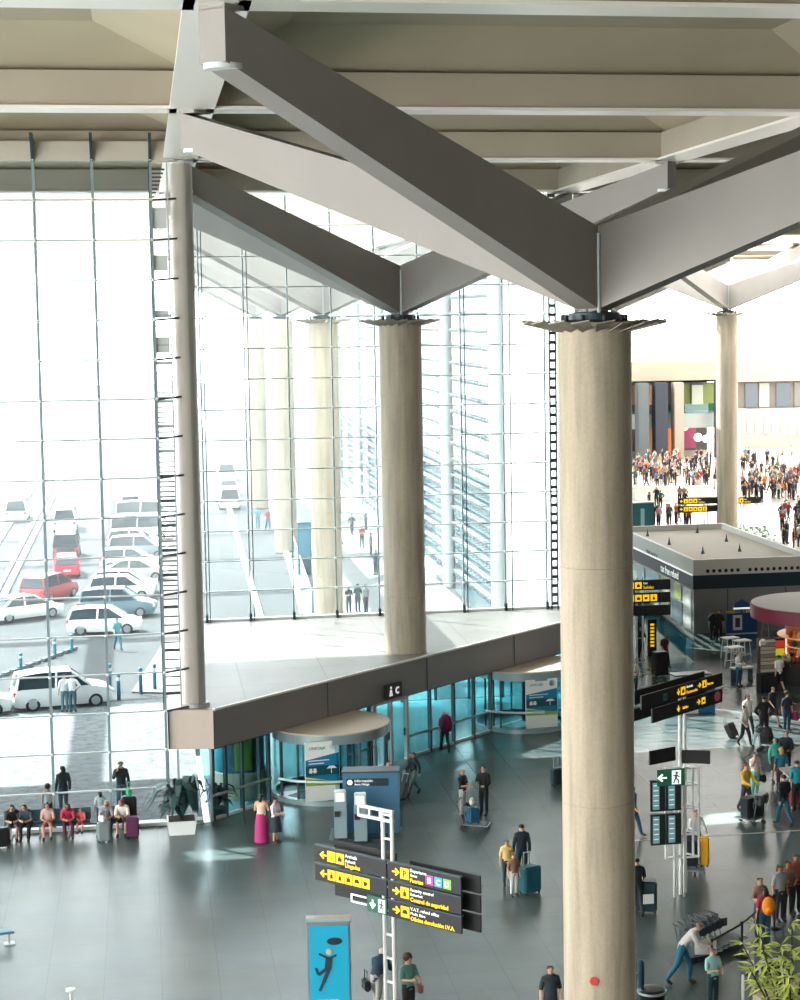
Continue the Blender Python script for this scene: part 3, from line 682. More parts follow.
# ------------------------------------------------------------------ blue phone kiosk with two machines
p = at(372, 832, z=0); t = empty('information_kiosk', p, -.16, 'blue information kiosk with white lettering strip behind two machines', 'kiosk')
MB().box(-.95, .95, -.25, .45, 0, 2.1).bevel(.015).build('body', mat('3d6e8c', .4, name='kiosk_blue'), t)
MB().box(-.97, .97, -.28, .47, 2.1, 2.16).build('top_cap', M_dsteel, t)
MB().box(-.82, .6, -.275, -.25, 1.66, 1.92).build('header_strip', mat('1b2c33', .4), t)
lettering('Información', .13, (-.55, -.285, 1.80), M_wht, t); lettering('Aena Málaga', .10, (-.55, -.285, 1.69), M_wht, t)
MB().ball((-.7, -.28, 1.79), .09, 12, (1, .1, 1)).build('round_emblem', M_wht, t)
MB().box(-1.4, 1.0, -1.0, .5, 0, .03).build('floor_plinth', mat('4a5a60', .3), t)
def machine(px, py, label):
    m_ = empty('service_machine', at(px, py, z=.03), -.1, label, 'machine', 'self-service machines')
    MB().prism([(-.25, 0), (.25, 0), (.22, .95), (.05, 1.25), (-.2, 1.3)], -.22, .22, 'x').bevel(.03).build('cabinet', mat('8ea6ad', .35, .3), m_)
    MB().prism([(-.18, 1.25), (-.1, 1.62), (.08, 1.66), (.1, 1.25)], -.2, .2, 'x').bevel(.03).build('head', mat('c5d3d6', .35, .2), m_)
    MB().hexa([(-.14, -.19, 1.3), (.14, -.19, 1.3), (.14, -.15, 1.55), (-.14, -.15, 1.55), (-.14, -.2, 1.3), (.14, -.2, 1.3), (.14, -.16, 1.56), (-.14, -.16, 1.56)]).build('screen', mat('e8e2d0', .2, emit=.4), m_)
    MB().box(-.2, -.02, -.3, -.24, .8, .98).build('keypad', M_ink, m_); MB().box(-.24, .24, -.28, .28, 0, .06).build('foot', M_ink, m_)
machine(341, 838, 'left of the two grey self-service machines'); machine(361, 841, 'right of the two grey self-service machines')

# ------------------------------------------------------------------ white flat-roofed shop kiosk
K = empty('shop_pavilion', (28.95, 100.05, 0), 0, 'large flat-roofed white pavilion with dark band at the right', 'pavilion')
KX, KY, KZ = 6.9, 17.0, 4.05
M_kw = mat('dcdad4', .5, name='pavilion_white'); M_kroof = mat('b7aea0', .7, name='pavilion_roof', var=.05, scale=.3)
MB().box(.02, KX, .02, KY, 0, 2.5).build('wall', mat('8e9192', .35, .3, name='brushed_wall'), K)
MB().box(.15, KX-.15, .15, KY-.15, 3.65, 3.72).build('roof', M_kroof, K)
mb = MB(); mb.box(0, KX, 0, .18, 3.2, KZ).box(0, .18, .18, KY, 3.2, KZ).box(KX-.18, KX, .18, KY, 3.2, KZ).box(.18, KX-.18, KY-.18, KY, 3.2, KZ); mb.build('parapet', M_kw, K)
M_band = mat('16303b', .4, name='dark_teal_band')
MB().box(-.03, KX+.03, -.03, KY+.03, 2.45, 3.2).build('band', M_band, K)
MB().box(-.05, -.03, .1, KY, 3.17, 3.24).build('light_strip', M_wht, K)
for k in range(18):
    if k in (6,): continue
    MB().lathe([(.0, 0), (.1, 0), (.1, .02)], 10).build('vent_hole', M_ink, K).matrix_local = Matrix.Translation((.8+k*.34, -.005, 3.42)) @ Matrix.Rotation(PI/2, 4, 'X')
for x, y in ((2, 5), (4.3, 5.4), (1.3, 9.6), (5.0, 10.2), (1.2, 14.2), (4.6, 15)):
    MB().lathe([(.12, 0), (.05, .2), (.0, .5)], 10, (x, y, 3.72)).build('roof_vent', M_dsteel, K)
# lettering on the side band (reads from the left)
def side_text(s, size, y, z, m, name='lettering'):
    o = lettering(s, size, (-.045, y, z), m, K, name, rz=-PI/2); return o
side_text('ing', .9, 15.1, 2.55, mat('ff6a1a', .5, emit=.5)); side_text('tax free refund', .62, 6.6, 2.6, M_wht)
side_text('Málaga Costa del Sol', .3, 9.8, 3.3, mat('6b777b', .5)); 
for k, (y0, y1, hx, z0, z1) in enumerate(((.4, 2.0, 'd6dcd6', .1, 2.3), (2.4, 3.9, '9fb04a', 1.5, 2.4), (2.3, 4.4, '4f7d84', .2, 1.4), (4.8, 6.6, '9fbf6a', .5, 2.35), (7.0, 10.0, '6fa3a8', .2, 2.35), (10.4, 13.0, '87b0b0', .2, 2.3), (13.2, 16.6, '6f9498', .2, 2.3))):
    MB().box(-.02, .02, y0, y1, z0, z1).build('shop_window', mat(hx, .15), K)
# its front door leaf outline
MB().box(.0+1.9, 1.94, -.01, .02, 0, 2.4).box(5.2, 5.24, -.01, .02, 0, 2.4).build('panel_joint', M_dsteel, K)
# blue screen stand
p = at(742, 640, z=0); t = empty('screen_stand', p, 0, 'dark blue partition stand with framed notice against the pavilion', 'stand')
MB().box(-.85, .85, 0, .12, .05, 1.45).build('panel', mat('123a6b', .4), t); MB().box(-.85, .85, -.02, .14, 0, .05).build('foot', M_dsteel, t)
MB().box(-.5, .0, -.03, 0, .55, 1.35).build('notice_frame', mat('c9d2d6', .4), t); MB().box(-.38, -.12, -.045, -.03, .7, 1.2).build('notice', mat('26323a', .4), t)
MB().box(-.85, -.4, -.02, .14, 1.45, 1.55).box(.25, .8, -.02, .14, 1.45, 1.55).build('yellow_rail', mat('c9a23a', .5), t); MB().box(-.85, .85, -.05, 0, .32, .38).build('white_strip', mat('b9cbd6', .5), t)
MB().prism([(-.4, 1.75), (.4, 1.75), (.4, 1.95), (0, 2.2), (-.4, 1.95)], 0, .06, 'y').build('house_mark', mat('1d4f86', .4), t); MB().box(-.45, .45, 0, .06, 1.66, 1.74).build('mark_base', M_wht, t); MB().box(-.03, .03, .06, .1, 1.4, 1.9).build('mark_post', M_dsteel, t)
# high tables
def bar_table(px, py, label):
    t = empty('high_table', at(px, py, z=0), .3, label, 'table', 'white high tables')
    MB().box(-.4, .4, -.3, .3, 1.02, 1.07).bevel(.01).build('tabletop', mat('eceeee', .4), t)
    for sx in (-1, 1):
        for sy in (-1, 1): MB().bar((sx*.38, sy*.26, 0), (sx*.3, sy*.22, 1.02), .035).build('leg', M_wsteel, t)
    MB().bar((-.33, -.24, .35), (.33, -.24, .35), .03).bar((-.33, .24, .35), (.33, .24, .35), .03).build('foot_rail', M_wsteel, t)
bar_table(734, 668, 'white high table nearest the walkway before the blue stand'); bar_table(742, 661, 'white high table right in front of the blue stand'); bar_table(730, 658, 'white high table nearest the pavilion corner')
# round snack stall under a burgundy canopy
c = at(826, 603, z=3.6); t = empty('snack_stall', (c.x, c.y, 0), 0, 'round snack stall with burgundy canopy rim and orange lit shelves', 'stall')
MB().lathe([(0, 3.75), (3.5, 3.62), (3.55, 3.6), (3.55, 2.98), (3.4, 2.98), (3.4, 3.3), (0, 3.35)], 56).build('canopy', mat('6e1733', .45, name='burgundy'), t, S30)
MB().lathe([(0, 3.78), (3.52, 3.65), (3.52, 3.63)], 56).build('canopy_top', mat('a39d98', .6), t, S30)
MB().lathe([(2.6, 0), (2.6, 1.0), (2.75, 1.02), (2.75, 1.08), (2.2, 1.08)], 40, cap=False).build('counter', mat('2b2526', .4), t, S30)
MB().lathe([(1.9, 0), (1.9, 2.98)], 24).build('core', mat('8a4b25', .5, emit=.15, name='warm_lit_core'), t)
for z in (1.3, 1.7, 2.1): MB().lathe([(1.9, z), (2.3, z), (2.3, z+.04), (1.9, z+.04)], 32, cap=False).build('shelf', mat('d9a06a', .4, emit=.3), t)
for k in range(6): MB().cyl(math.cos(k*PI/3+.3)*3.3, math.sin(k*PI/3+.3)*3.3, 0, 3.3, .05, 8).build('post', M_dsteel, t)
cols = ['e07a2a', 'c7472a', 'e8c36a', 'd9b08a', '2b2f33', 'b5352f', 'f0e6d2', '3f7a4a']
jar_me = {hx: MB().lathe([(.09, 0), (.11, .05), (.11, .22), (.05, .28), (.05, .34), (0, .34)], 10).mesh('pack', mat(hx, .4)) for hx in cols}
n_ = 0
for z in (1.1, 1.34, 1.74, 2.14):
    for k in range(15):
        a = PI+.35+k*.125; r = 2.12 if z > 1.2 else 2.5; hx = cols[(k*3+int(z*10)) % 8]
        o = bpy.data.objects.new('packet', jar_me[hx]); C.objects.link(o); o.location = (c.x+math.cos(a)*r, c.y+math.sin(a)*r, z)
        tag(o, 'small coloured snack packet on the round stall shelves', 'packet', 'snack packets on the round stall'); n_ += 1
# newspaper rack
p = at(767, 692, z=0); t = empty('newspaper_rack', p, .1, 'tall newspaper rack standing before the burgundy stall', 'rack')
MB().box(-.42, .42, -.25, .25, 0, .85).build('base', M_black, t); MB().box(-.42, .38, -.05, .2, .85, 2.5).build('back_panel', mat('4a3a34', .6), t)
for k in range(9):
    z = .95+k*.17; sh = MB().box(-.4, .36, -.22, -.04, z, z+.02).build('shelf', M_dsteel, t); MB().hexa([(-.38, -.2, z+.02), (.34, -.2, z+.02), (.34, -.18, z+.02), (-.38, -.18, z+.02), (-.38, -.12, z+.14), (.34, -.12, z+.14), (.34, -.1, z+.14), (-.38, -.1, z+.14)]).build('papers', mat(['b9aa98', '8f8378', 'c2b5a5'][k % 3], .7), sh)
MB().ball((-.25, -.1, 2.3), .2, 12, (1, .3, 1)).build('round_sign', mat('f2eee6', .5), t)
p = at(780, 682, z=0); t = empty('drinks_display', p, 0, 'slim display with red, yellow and green panels beside newspaper rack', 'display')
MB().box(-.3, .3, -.1, .2, 0, 2.1).build('body', M_black, t); MB().box(.22, .3, -.13, -.1, .9, 2.1).build('white_edge', mat('f3f1ea', .4, emit=.4), t)
for k, hx in enumerate(('2f9a4a', 'e0c62a', 'd23a2a')): MB().box(-.26, .18, -.12, -.1, .9+k*.38, 1.24+k*.38).build('colour_panel', mat(hx, .5, emit=.3), t)
p = at(765, 680, z=0); t = empty('magazine_tray', (p.x-1.0, p.y+.3, 0), .2, 'low grey tray left of the newspaper rack', 'tray')
MB().box(-.6, .5, -.25, .25, .55, .62).build('top', mat('b4bcc0', .4), t)
for x in (-.5, .4): MB().box(x-.03, x+.03, -.2, .2, 0, .55).build('leg', M_dsteel, t)
# dark desk at the foot of the escalator side
p = at(660, 668, z=0)
t = empty('service_desk', at(692, 712, z=0), .0, 'blue and white desk partly hidden behind the tall sign', 'desk')
MB().box(-1.3, .2, -.3, .4, 0, 1.0).build('front', mat('d8dcdc', .4), t); MB().box(.2, .95, -.35, .45, 0, 1.25).build('end_panel', mat('23628c', .4), t); MB().box(-1.35, 1.0, -.4, .5, 1.0, 1.05).build('worktop', M_dsteel, t)
t = empty('service_desk', at(691, 694, z=0), .1, 'long pale counter desk with dark top behind the tall sign', 'desk')
MB().box(-.85, .85, -.25, .45, 0, .9).build('front', mat('c9cbc8', .4), t); MB().box(-.9, .9, -.3, .5, .9, .96).build('worktop', mat('2f3a3f', .3), t)
# escalator-like glass ramp rail left of the pavilion
t = empty('stair_balustrade', (0, 0, 0), 0, 'sloping glass and steel stair balustrade left of the pavilion', 'balustrade')
a, b2 = at(632, 606, Y=96), at(694, 664, Y=92)
for k, off in enumerate((0, 1.4)):
    MB().bar((a.x, 96+off, 3.4), (b2.x, 92+off, 1.0), .07).build('hand_rail', M_steel, t)
    MB().hexa([(a.x, 96+off, 2.3), (b2.x, 92+off, .02), (b2.x, 92.03+off, .02), (a.x, 96.03+off, 2.3), (a.x, 96+off, 3.35), (b2.x, 92+off, .95), (b2.x, 92.03+off, .95), (a.x, 96.03+off, 3.35)]).build('pane', M_gl_side, t)

# ------------------------------------------------------------------ far check-in hall
Yf = 222
M_cream = mat('857b6b', .6, name='cream_bulkhead')
def px_x(px, Y, py=400): return at(px, py, Y=Y).x
def px_z(py, Y, px=690): return at(px, py, Y=Y).z
xl, xr = px_x(560, Yf), px_x(905, Yf)
structure(MB().box(xl, px_x(736, Yf), Yf, Yf+1.5, px_z(382, Yf), px_z(361, Yf)).build('wall_back', M_cream))
structure(MB().box(xl, px_x(736, Yf), Yf+12, Yf+12.4, 0, px_z(379, Yf)+.5).build('wall_back_inner', mat('3a3631', .8, var=.2, scale=.3)))
structure(MB().box(xl, px_x(736, Yf), Yf, Yf+12.4, px_z(382, Yf)-.0, px_z(382, Yf)+.2).build('ceiling_shops', mat('8a867e', .8)))
zg0, zg1 = px_z(428, Yf), px_z(413, Yf)
xm = px_x(722, Yf)
gal = empty('gallery', ((xl+xm)/2, Yf, 0), 0, kind='structure')
MB().box(xl-(xl+xm)/2, xm-(xl+xm)/2, .2, 6, zg0, zg1).build('gallery_edge', mat('8d9492', .6), gal)
MB().box(xl-(xl+xm)/2, xm-(xl+xm)/2, .1, .16, zg1, zg1+1.1).build('glass_parapet', M_gl_side, gal)
# hedge-like planting lit green on the gallery and coloured shop fronts
for (x0, x1, y0, y1, hx, nm, lb, cat) in ((683, 716, 384, 412, '5f6a2c', 'shopfront', 'upper shop front glowing yellow green on the far gallery', 'shop front'),
    (692, 703, 385, 405, 'a6ab98', 'window_panel', 'bright white window in the yellow green upper shop front', 'window'),
    (683, 696, 416, 448, '7a2647', 'shopfront', 'magenta lower shop front in the far hall', 'shop front'),
    (668, 674, 418, 452, 'd9752a', 'shopfront', 'narrow orange lower shop front in the far hall', 'shop front'),
    (633, 640, 384, 412, '7f5a3c', 'shopfront', 'brown upper shop front at the far left of the hall', 'shop front'),
    (648, 655, 384, 452, 'a4713f', 'shopfront', 'tall light brown shop front between two far grey columns', 'shop front'),
    (633, 637, 416, 424, '3fae3a', 'lit_sign', 'tiny green lit sign in the far shops', 'sign')):
    Y = Yf+7.5 if 'window' not in nm else Yf+7.2
    e = empty(nm, (px_x((x0+x1)/2, Y), Y, 0), 0, lb, cat); w = (px_x(x1, Y)-px_x(x0, Y))/2
    MB().box(-w, w, 0, .2, px_z(y1, Y), px_z(y0, Y)).build('front', mat(hx, .6, emit=.12), e); MB().box(-w-.1, w+.1, -.1, 0, px_z(y0, Y)-.02, px_z(y0, Y)+.15).build('head_rail', M_dsteel, e)
for k in range(9):   # blobs of light in the shops
    rnd = random.Random(k); px = 670+rnd.random()*45; py = 424+rnd.random()*18; q = at(px, py, Y=Yf+5)
    o = tag(MB().ball((0, 0, 0), .35+.2*rnd.random(), 10).build('pendant_lamp', mat(['ffe9c8', 'ffb46a', 'ffffff'][k % 3], .5, emit=2.5)), 'small glowing globe lamp in the far shops', 'lamp', 'globe lamps in the far shops'); o.location = q
for px, w, hx, lb in ((642, 11, '42494c', 'grey square column, leftmost in the far hall'), (660, 13, '121b28', 'dark blue square column in the far hall'), (677.5, 9.5, '80766a', 'cream square column in the far hall'), (717, 3, '3b4046', 'thin dark column beside the distant round pillar')):
    x0, x1 = px_x(px-w/2, Yf-1), px_x(px+w/2, Yf-1)
    o = tag(MB().box(-(x1-x0)/2, (x1-x0)/2, -.8, .8, 0, px_z(382, Yf-1)).bevel(.05).build('square_column', mat(hx, .6)), lb, 'column'); o.location = ((x0+x1)/2, Yf-1, 0)
# right: upper window band and white check-in wall
Yr = 236
x0, x1 = px_x(738, Yr), px_x(900, Yr)
structure(MB().box(x0, x1, Yr, Yr+.5, px_z(408, Yr, 770), px_z(381, Yr, 770)).build('wall_right_upper', mat('544d44', .6)))
structure(MB().box(x0, x1, Yr-1.2, Yr+.6, 0, px_z(408, Yr, 770)).build('wall_right_lower', mat('8a847a', .6)))
structure(MB().box(x0, x1, Yr-1, Yr+1, px_z(381, Yr, 770), px_z(361, Yr, 770)).build('wall_right_bulkhead', M_cream))
for px, w, hx in ((751, 12, '26333c'), (764, 10, '7b766e'), (783, 14, '22323a'), (797, 6, '4a453d')):
    o = structure(MB().box(-1, 1, -.1, 0, 0, 1).build('window_11', mat(hx, .15))); wv = px_x(px+w/2, Yr)-px_x(px-w/2, Yr); z0, z1 = px_z(407, Yr, 770), px_z(383, Yr, 770)
    o.location = (px_x(px, Yr), Yr-.02, z0); o.scale = (wv/2, 1, z1-z0)
for k in range(9):   # boards above the desks
    px = 741+k*8.5; o = tag(MB().box(-.35, .35, -.05, 0, 0, 1.6).build('wall_sign', mat('a9a6a0', .5)), 'pale information board on the far check-in wall', 'board', 'boards on the far check-in wall'); q = at(px, 432+k*.6, Y=Yr-1.24); o.location = q
# check-in desks
desk_me = MB().box(-.75, .75, -.35, .35, 0, 1.05).bevel(.03).mesh('front', mat('efe9dd', .5)); top_me = MB().box(-.8, .8, -.4, .4, 1.05, 1.1).mesh('worktop', mat('c9c2b4', .4)); belt_me = MB().box(-.3, .3, -.9, -.35, 0, .35).mesh('baggage_belt', M_dsteel)
for k in range(12):
    q = at(742+k*5.6, 459+k*1.1, z=0); e = empty('check_in_desk', q, -.2, 'white check-in desk in the far row at the right', 'desk', 'far check-in desks')
    for nm, me in (('front', desk_me), ('worktop', top_me), ('baggage_belt', belt_me)):
        o = bpy.data.objects.new(nm, me); C.objects.link(o); o.parent = e
# teal box at left of far area
p = at(642, 536, z=0); t = empty('teal_cabinet', p, 0, 'teal cabinet with pale lettering between the nearest pillar and the pavilion roof', 'cabinet')
MB().box(-.9, .9, -.4, .4, 0, 2.6).bevel(.03).build('body', mat('1d5a63', .4), t); MB().box(-.2, .1, -.42, -.4, .6, 2.2).build('pale_strip', mat('8fb5b5', .5), t); MB().box(-.95, .95, -.45, .45, 2.6, 2.7).build('cap', mat('9aa7a8', .4), t)
# barrier tapes and low white counters in the far hall
for (xa, xb, yb, h, lb) in ((634, 672, 500, 1.1, 'long low white counter left in the far hall'), (676, 716, 497, .9, 'long low white counter before the far crowd')):
    q0, q1 = at(xa, yb, z=0), at(xb, yb, z=0); t = empty('low_counter', ((q0.x+q1.x)/2, q0.y, 0), 0, lb, 'counter'); hw = (q1.x-q0.x)/2
    MB().box(-hw, hw, -.4, .4, 0, h).build('front', mat('efe8d8', .5), t); MB().box(-hw-.05, hw+.05, -.45, .45, h, h+.06).build('worktop', mat('d3cbb9', .4), t)
# planting island right of the far pillar
pl = empty('planted_island', at(752, 549, z=0), 0, 'low green planting island behind the pavilion roof', 'planter')
MB().box(-2.6, 2.0, -1, 3.5, 0, .5).bevel(.05).build('tub', mat('7d7f78', .6), pl)
lf = MB(); rnd = random.Random(5)
for k in range(260):
    x, y = rnd.uniform(-2.4, 1.8), rnd.uniform(-.8, 3.3); z = .5+rnd.random()*.9; a = rnd.random()*6.3; l = .35; dx, dy = math.cos(a)*l, math.sin(a)*l
    lf.quad((x, y, z), (x+dx-dy*.25, y+dy+dx*.25, z+.2), (x+2*dx, y+2*dy, z+.05), (x+dx+dy*.25, y+dy-dx*.25, z+.2))
lf.build('foliage', mat('3f7a46', .6, var=.3, scale=2), pl)

# ------------------------------------------------------------------ outer shell of the hall, out of the picture, so that daylight comes in only where it does in the building
structure(MB().box(-22, 92, -8.4, -8, 0, 25).build('wall_front', mat('45423e', .8)))
structure(MB().box(92, 92.4, -8, 120, 0, 25).build('wall_right', mat('45423e', .8)))

# pale inlaid line across the floor
a_, b_ = at(630, 841, z=0), at(840, 828, z=0)
structure(MB().bar((a_.x, a_.y, .004), (b_.x, b_.y, .004), .12, .006).build('trim_4', mat('b9b8b0', .4)))
# ------------------------------------------------------------------ people
def skeleton(pose):
    """joints in metres, figure looks towards -y; returns list of chains [(point, radius, region)]"""
    J = dict(pel=(0, 0, .94), wai=(0, .0, 1.07), che=(0, .0, 1.27), ups=(0, .01, 1.41), nec=(0, .01, 1.49), hd0=(0, -.005, 1.56), hd1=(0, -.01, 1.65), hd2=(0, .0, 1.70))
    for s, n in ((-1, 'R'), (1, 'L')):
        J['hip'+n] = (s*.09, 0, .90); J['kne'+n] = (s*.10, -.01, .49); J['ank'+n] = (s*.10, .03, .09); J['bal'+n] = (s*.11, -.09, .035); J['toe'+n] = (s*.115, -.16, .03)
        J['sho'+n] = (s*.17, .01, 1.40); J['elb'+n] = (s*.235, .03, 1.12); J['wri'+n] = (s*.25, -.04, .88); J['pal'+n] = (s*.25, -.06, .81)
    def up(**k):
        for a, b in k.items(): J[a] = b
    if pose in ('walk', 'pull', 'walkbag'):
        up(kneL=(.1, -.16, .50), ankL=(.1, -.26, .10), balL=(.11, -.38, .06), toeL=(.11, -.44, .08), kneR=(-.1, .06, .49), ankR=(-.1, .32, .17), balR=(-.1, .25, .05), toeR=(-.1, .19, .03))
        up(elbR=(-.25, -.05, 1.14), wriR=(-.24, -.24, .98), palR=(-.24, -.3, .94), elbL=(.25, .14, 1.15), wriL=(.25, .12, .90), palL=(.25, .11, .83))
    if pose == 'pull': up(elbL=(.26, .2, 1.17), wriL=(.27, .38, 1.0), palL=(.27, .44, .96))
    if pose == 'phone': up(elbR=(-.26, -.12, 1.18), wriR=(-.13, -.14, 1.42), palR=(-.1, -.12, 1.5))
    if pose == 'talk': up(elbR=(-.24, -.06, 1.14), wriR=(-.12, -.26, 1.16), palR=(-.08, -.31, 1.18), elbL=(.25, -.03, 1.13), wriL=(.16, -.24, 1.08), palL=(.12, -.3, 1.08))
    if pose == 'push':
        up(elbR=(-.24, -.12, 1.16), wriR=(-.2, -.36, 1.07), palR=(-.2, -.43, 1.06), elbL=(.24, -.12, 1.16), wriL=(.2, -.36, 1.07), palL=(.2, -.43, 1.06), kneL=(.1, -.12, .5), ankL=(.1, -.14, .1), balL=(.11, -.26, .035), toeL=(.11, -.33, .03), kneR=(-.1, .08, .5), ankR=(-.1, .3, .16), balR=(-.1, .23, .05), toeR=(-.1, .17, .03))
    if pose == 'lean':
        d = .0
        up(wai=(0, -.06, 1.05), che=(0, -.2, 1.2), ups=(0, -.3, 1.3), nec=(0, -.36, 1.36), hd0=(0, -.41, 1.41), hd1=(0, -.45, 1.48), hd2=(0, -.46, 1.53))
        up(shoR=(-.17, -.3, 1.28), shoL=(.17, -.3, 1.28), elbR=(-.22, -.42, 1.03), wriR=(-.18, -.62, .98), palR=(-.18, -.69, .97), elbL=(.22, -.42, 1.03), wriL=(.18, -.62, .98), palL=(.18, -.69, .97), kneL=(.1, -.18, .5), ankL=(.1, -.16, .1), balL=(.11, -.28, .035), toeL=(.11, -.35, .03), kneR=(-.1, .12, .5), ankR=(-.1, .36, .16), balR=(-.1, .29, .05), toeR=(-.1, .23, .03))
    if pose == 'hips': up(elbR=(-.36, .05, 1.17), wriR=(-.2, -.04, 1.02), palR=(-.16, -.07, .99), elbL=(.36, .05, 1.17), wriL=(.2, -.04, 1.02), palL=(.16, -.07, .99))
    if pose in ('sit', 'sitlean', 'sitchild'):
        for n, s in (('R', -1), ('L', 1)): J['hip'+n] = (s*.1, 0, .5); J['kne'+n] = (s*.14, -.42, .48); J['ank'+n] = (s*.12, -.42, .09); J['bal'+n] = (s*.13, -.54, .035); J['toe'+n] = (s*.13, -.6, .03)
        J['ankR'] = (-.12, -.50, .09); J['balR'] = (-.13, -.62, .035); J['toeR'] = (-.13, -.68, .03)
        l = .10 if pose == 'sit' else .24
        up(pel=(0, .02, .52), wai=(0, .03-l*.2, .65), che=(0, .03-l*.6, .85), ups=(0, .03-l, .98), nec=(0, .02-l*1.2, 1.06), hd0=(0, -l*1.45-.01, 1.12), hd1=(0, -l*1.75-.02, 1.20), hd2=(0, -l*1.9, 1.25))
        for n, s in (('R', -1), ('L', 1)): J['sho'+n] = (s*.17, .03-l, .96); J['elb'+n] = (s*.22, -.05-l, .70); J['wri'+n] = (s*.09, -.26-l*.6, .68); J['pal'+n] = (s*.05, -.32-l*.6, .69)
    ch = [[('pel', .125, 'pel'), ('wai', .115, 'tor'), ('che', .135, 'tor'), ('ups', .11, 'tor'), ('nec', .055, 'nec'), ('hd0', .075, 'hea'), ('hd1', .098, 'hea'), ('hd2', .07, 'hea')]]
    for n in 'RL':
        ch.append([('pel',), ('hip'+n, .10, 'thi'), ('kne'+n, .062, 'thi'), ('ank'+n, .042, 'shi'), ('bal'+n, .042, 'foo'), ('toe'+n, .03, 'foo')])
        ch.append([('ups',), ('sho'+n, .065, 'uar'), ('elb'+n, .045, 'uar'), ('wri'+n, .030, 'far'), ('pal'+n, .030, 'han')])
    return J, ch
def body_data(pose):
    J, chains = skeleton(pose)
    V, E_, Rr, reg, idx, segs = [], [], [], [], {}, []
    def add(p, r): V.append(Vector(p)); Rr.append(r); return len(V)-1
    for ch in chains:
        prev = None
        for it in ch:
            nm = it[0]
            if nm not in idx: idx[nm] = add(J[nm], it[1])
            if prev is not None: E_.append((prev, idx[nm])); segs.append((V[prev], V[idx[nm]], it[2], Rr[prev], Rr[idx[nm]]))
            prev = idx[nm]
    for n, s in (('R', -1), ('L', 1)):       # five fingers
        w, p = Vector(J['wri'+n]), Vector(J['pal'+n]); d = (p-w).normalized()
        side = d.cross(Vector((1, 0, 0)));
        if side.length < .2: side = d.cross(Vector((0, 0, 1)))
        side.normalize(); cu = d.cross(side).normalized()*s
        for k, l in enumerate((.060, .072, .068, .052)):
            o = side*(k-1.5)*.021; f1 = add(p+o+d*l*.55, .0095); f2 = add(p+o+d*l-cu*.018, .0085); E_.append((idx['pal'+n], f1)); E_.append((f1, f2)); segs.append((p, V[f2], 'han', .012, .012))
        t1 = add(w+d*.045-side*.045, .011); t2 = add(w+d*.075-side*.056-cu*.01, .0095); E_.append((idx['wri'+n], t1)); E_.append((t1, t2)); segs.append((w+d*.02, V[t2], 'han', .012, .012))
    me = bpy.data.meshes.new('b'); me.from_pydata([tuple(v) for v in V], E_, [])
    o = bpy.data.objects.new('b', me); C.objects.link(o)
    o.modifiers.new('s', 'SKIN'); sk = me.skin_vertices[0].data
    for i, r in enumerate(Rr):
        rx, ry = r, r
        sk[i].radius = (rx, ry)
        sk[i].use_root = (i == 0)
    for nm, f in (('wai', (.145, .10)), ('che', (.165, .115)), ('ups', (.15, .09)), ('pel', (.155, .115)), ('hd0', (.068, .082)), ('hd1', (.083, .10)), ('hd2', (.06, .075))):
        sk[idx[nm]].radius = f
    su = o.modifiers.new('u', 'SUBSURF'); su.levels = 1; su.render_levels = 1
    bpy.context.view_layer.update()
    ev = bpy.data.meshes.new_from_object(o.evaluated_get(bpy.context.evaluated_depsgraph_get()))
    bpy.data.objects.remove(o); bpy.data.meshes.remove(me)
    h = Vector(J['hd1'])
    # nose: draw the front-most face vertices forwards
    fv = [v for v in ev.vertices if abs(v.co.x) < .02 and v.co.y < h.y-.05 and abs(v.co.z-h.z+.01) < .03]
    for v in fv: v.co.y -= .022
    for s in (-1, 1):
        for v in ev.vertices:
            if (v.co-Vector((s*.083, h.y+.01, h.z))).length < .03: v.co.x += s*.016
    def region(c):
        best, br = 9, 'tor'
        for a, b, rg, ra, rb in segs:
            ab = b-a; t = max(0, min(1, (c-a).dot(ab)/max(1e-9, ab.length_squared))); dd_ = (c-(a+ab*t)).length/(ra+(rb-ra)*t)
            if dd_ < best: best, br = dd_, rg
        return br
    ev.update()
    freg = [region(p.center) for p in ev.polygons]
    for p in ev.polygons: p.use_smooth = True
    return ev, freg, J
BODIES = {}
def bdat(pose):
    if pose not in BODIES: BODIES[pose] = body_data(pose)
    return BODIES[pose]
CLOTH = {}
LAST = []
def shell(pose, regs, off, test=None, name='cloth', flare=0):
    key = (pose, tuple(sorted(regs)), off, name)
    if key in CLOTH: return CLOTH[key]
    ev, fr, J = bdat(pose)
    bm = bmesh.new(); vm = {}
    cl = off*.8
    for p, r in zip(ev.polygons, fr):
        if r in regs and (test is None or test(p.center, J)):
            vs = []
            for i in p.vertices:
                if i not in vm: vm[i] = bm.verts.new(ev.vertices[i].co+ev.vertices[i].normal*off)
                vs.append(vm[i])
            bm.faces.new(vs)
    me = bpy.data.meshes.new(name); bm.to_mesh(me); bm.free()
    for p in me.polygons: p.use_smooth = True
    me.materials.append(M_black); CLOTH[key] = me
    return me
def join_meshes(lst, name):
    """[(mesh, material index)] into one mesh with material slots"""
    bm = bmesh.new(); 
    for me, mi in lst:
        n0 = len(bm.faces); bm.from_mesh(me); bm.faces.ensure_lookup_table()
        for f in bm.faces[n0:]: f.material_index = mi; f.smooth = True
    me = bpy.data.meshes.new(name); bm.to_mesh(me); bm.free(); return me
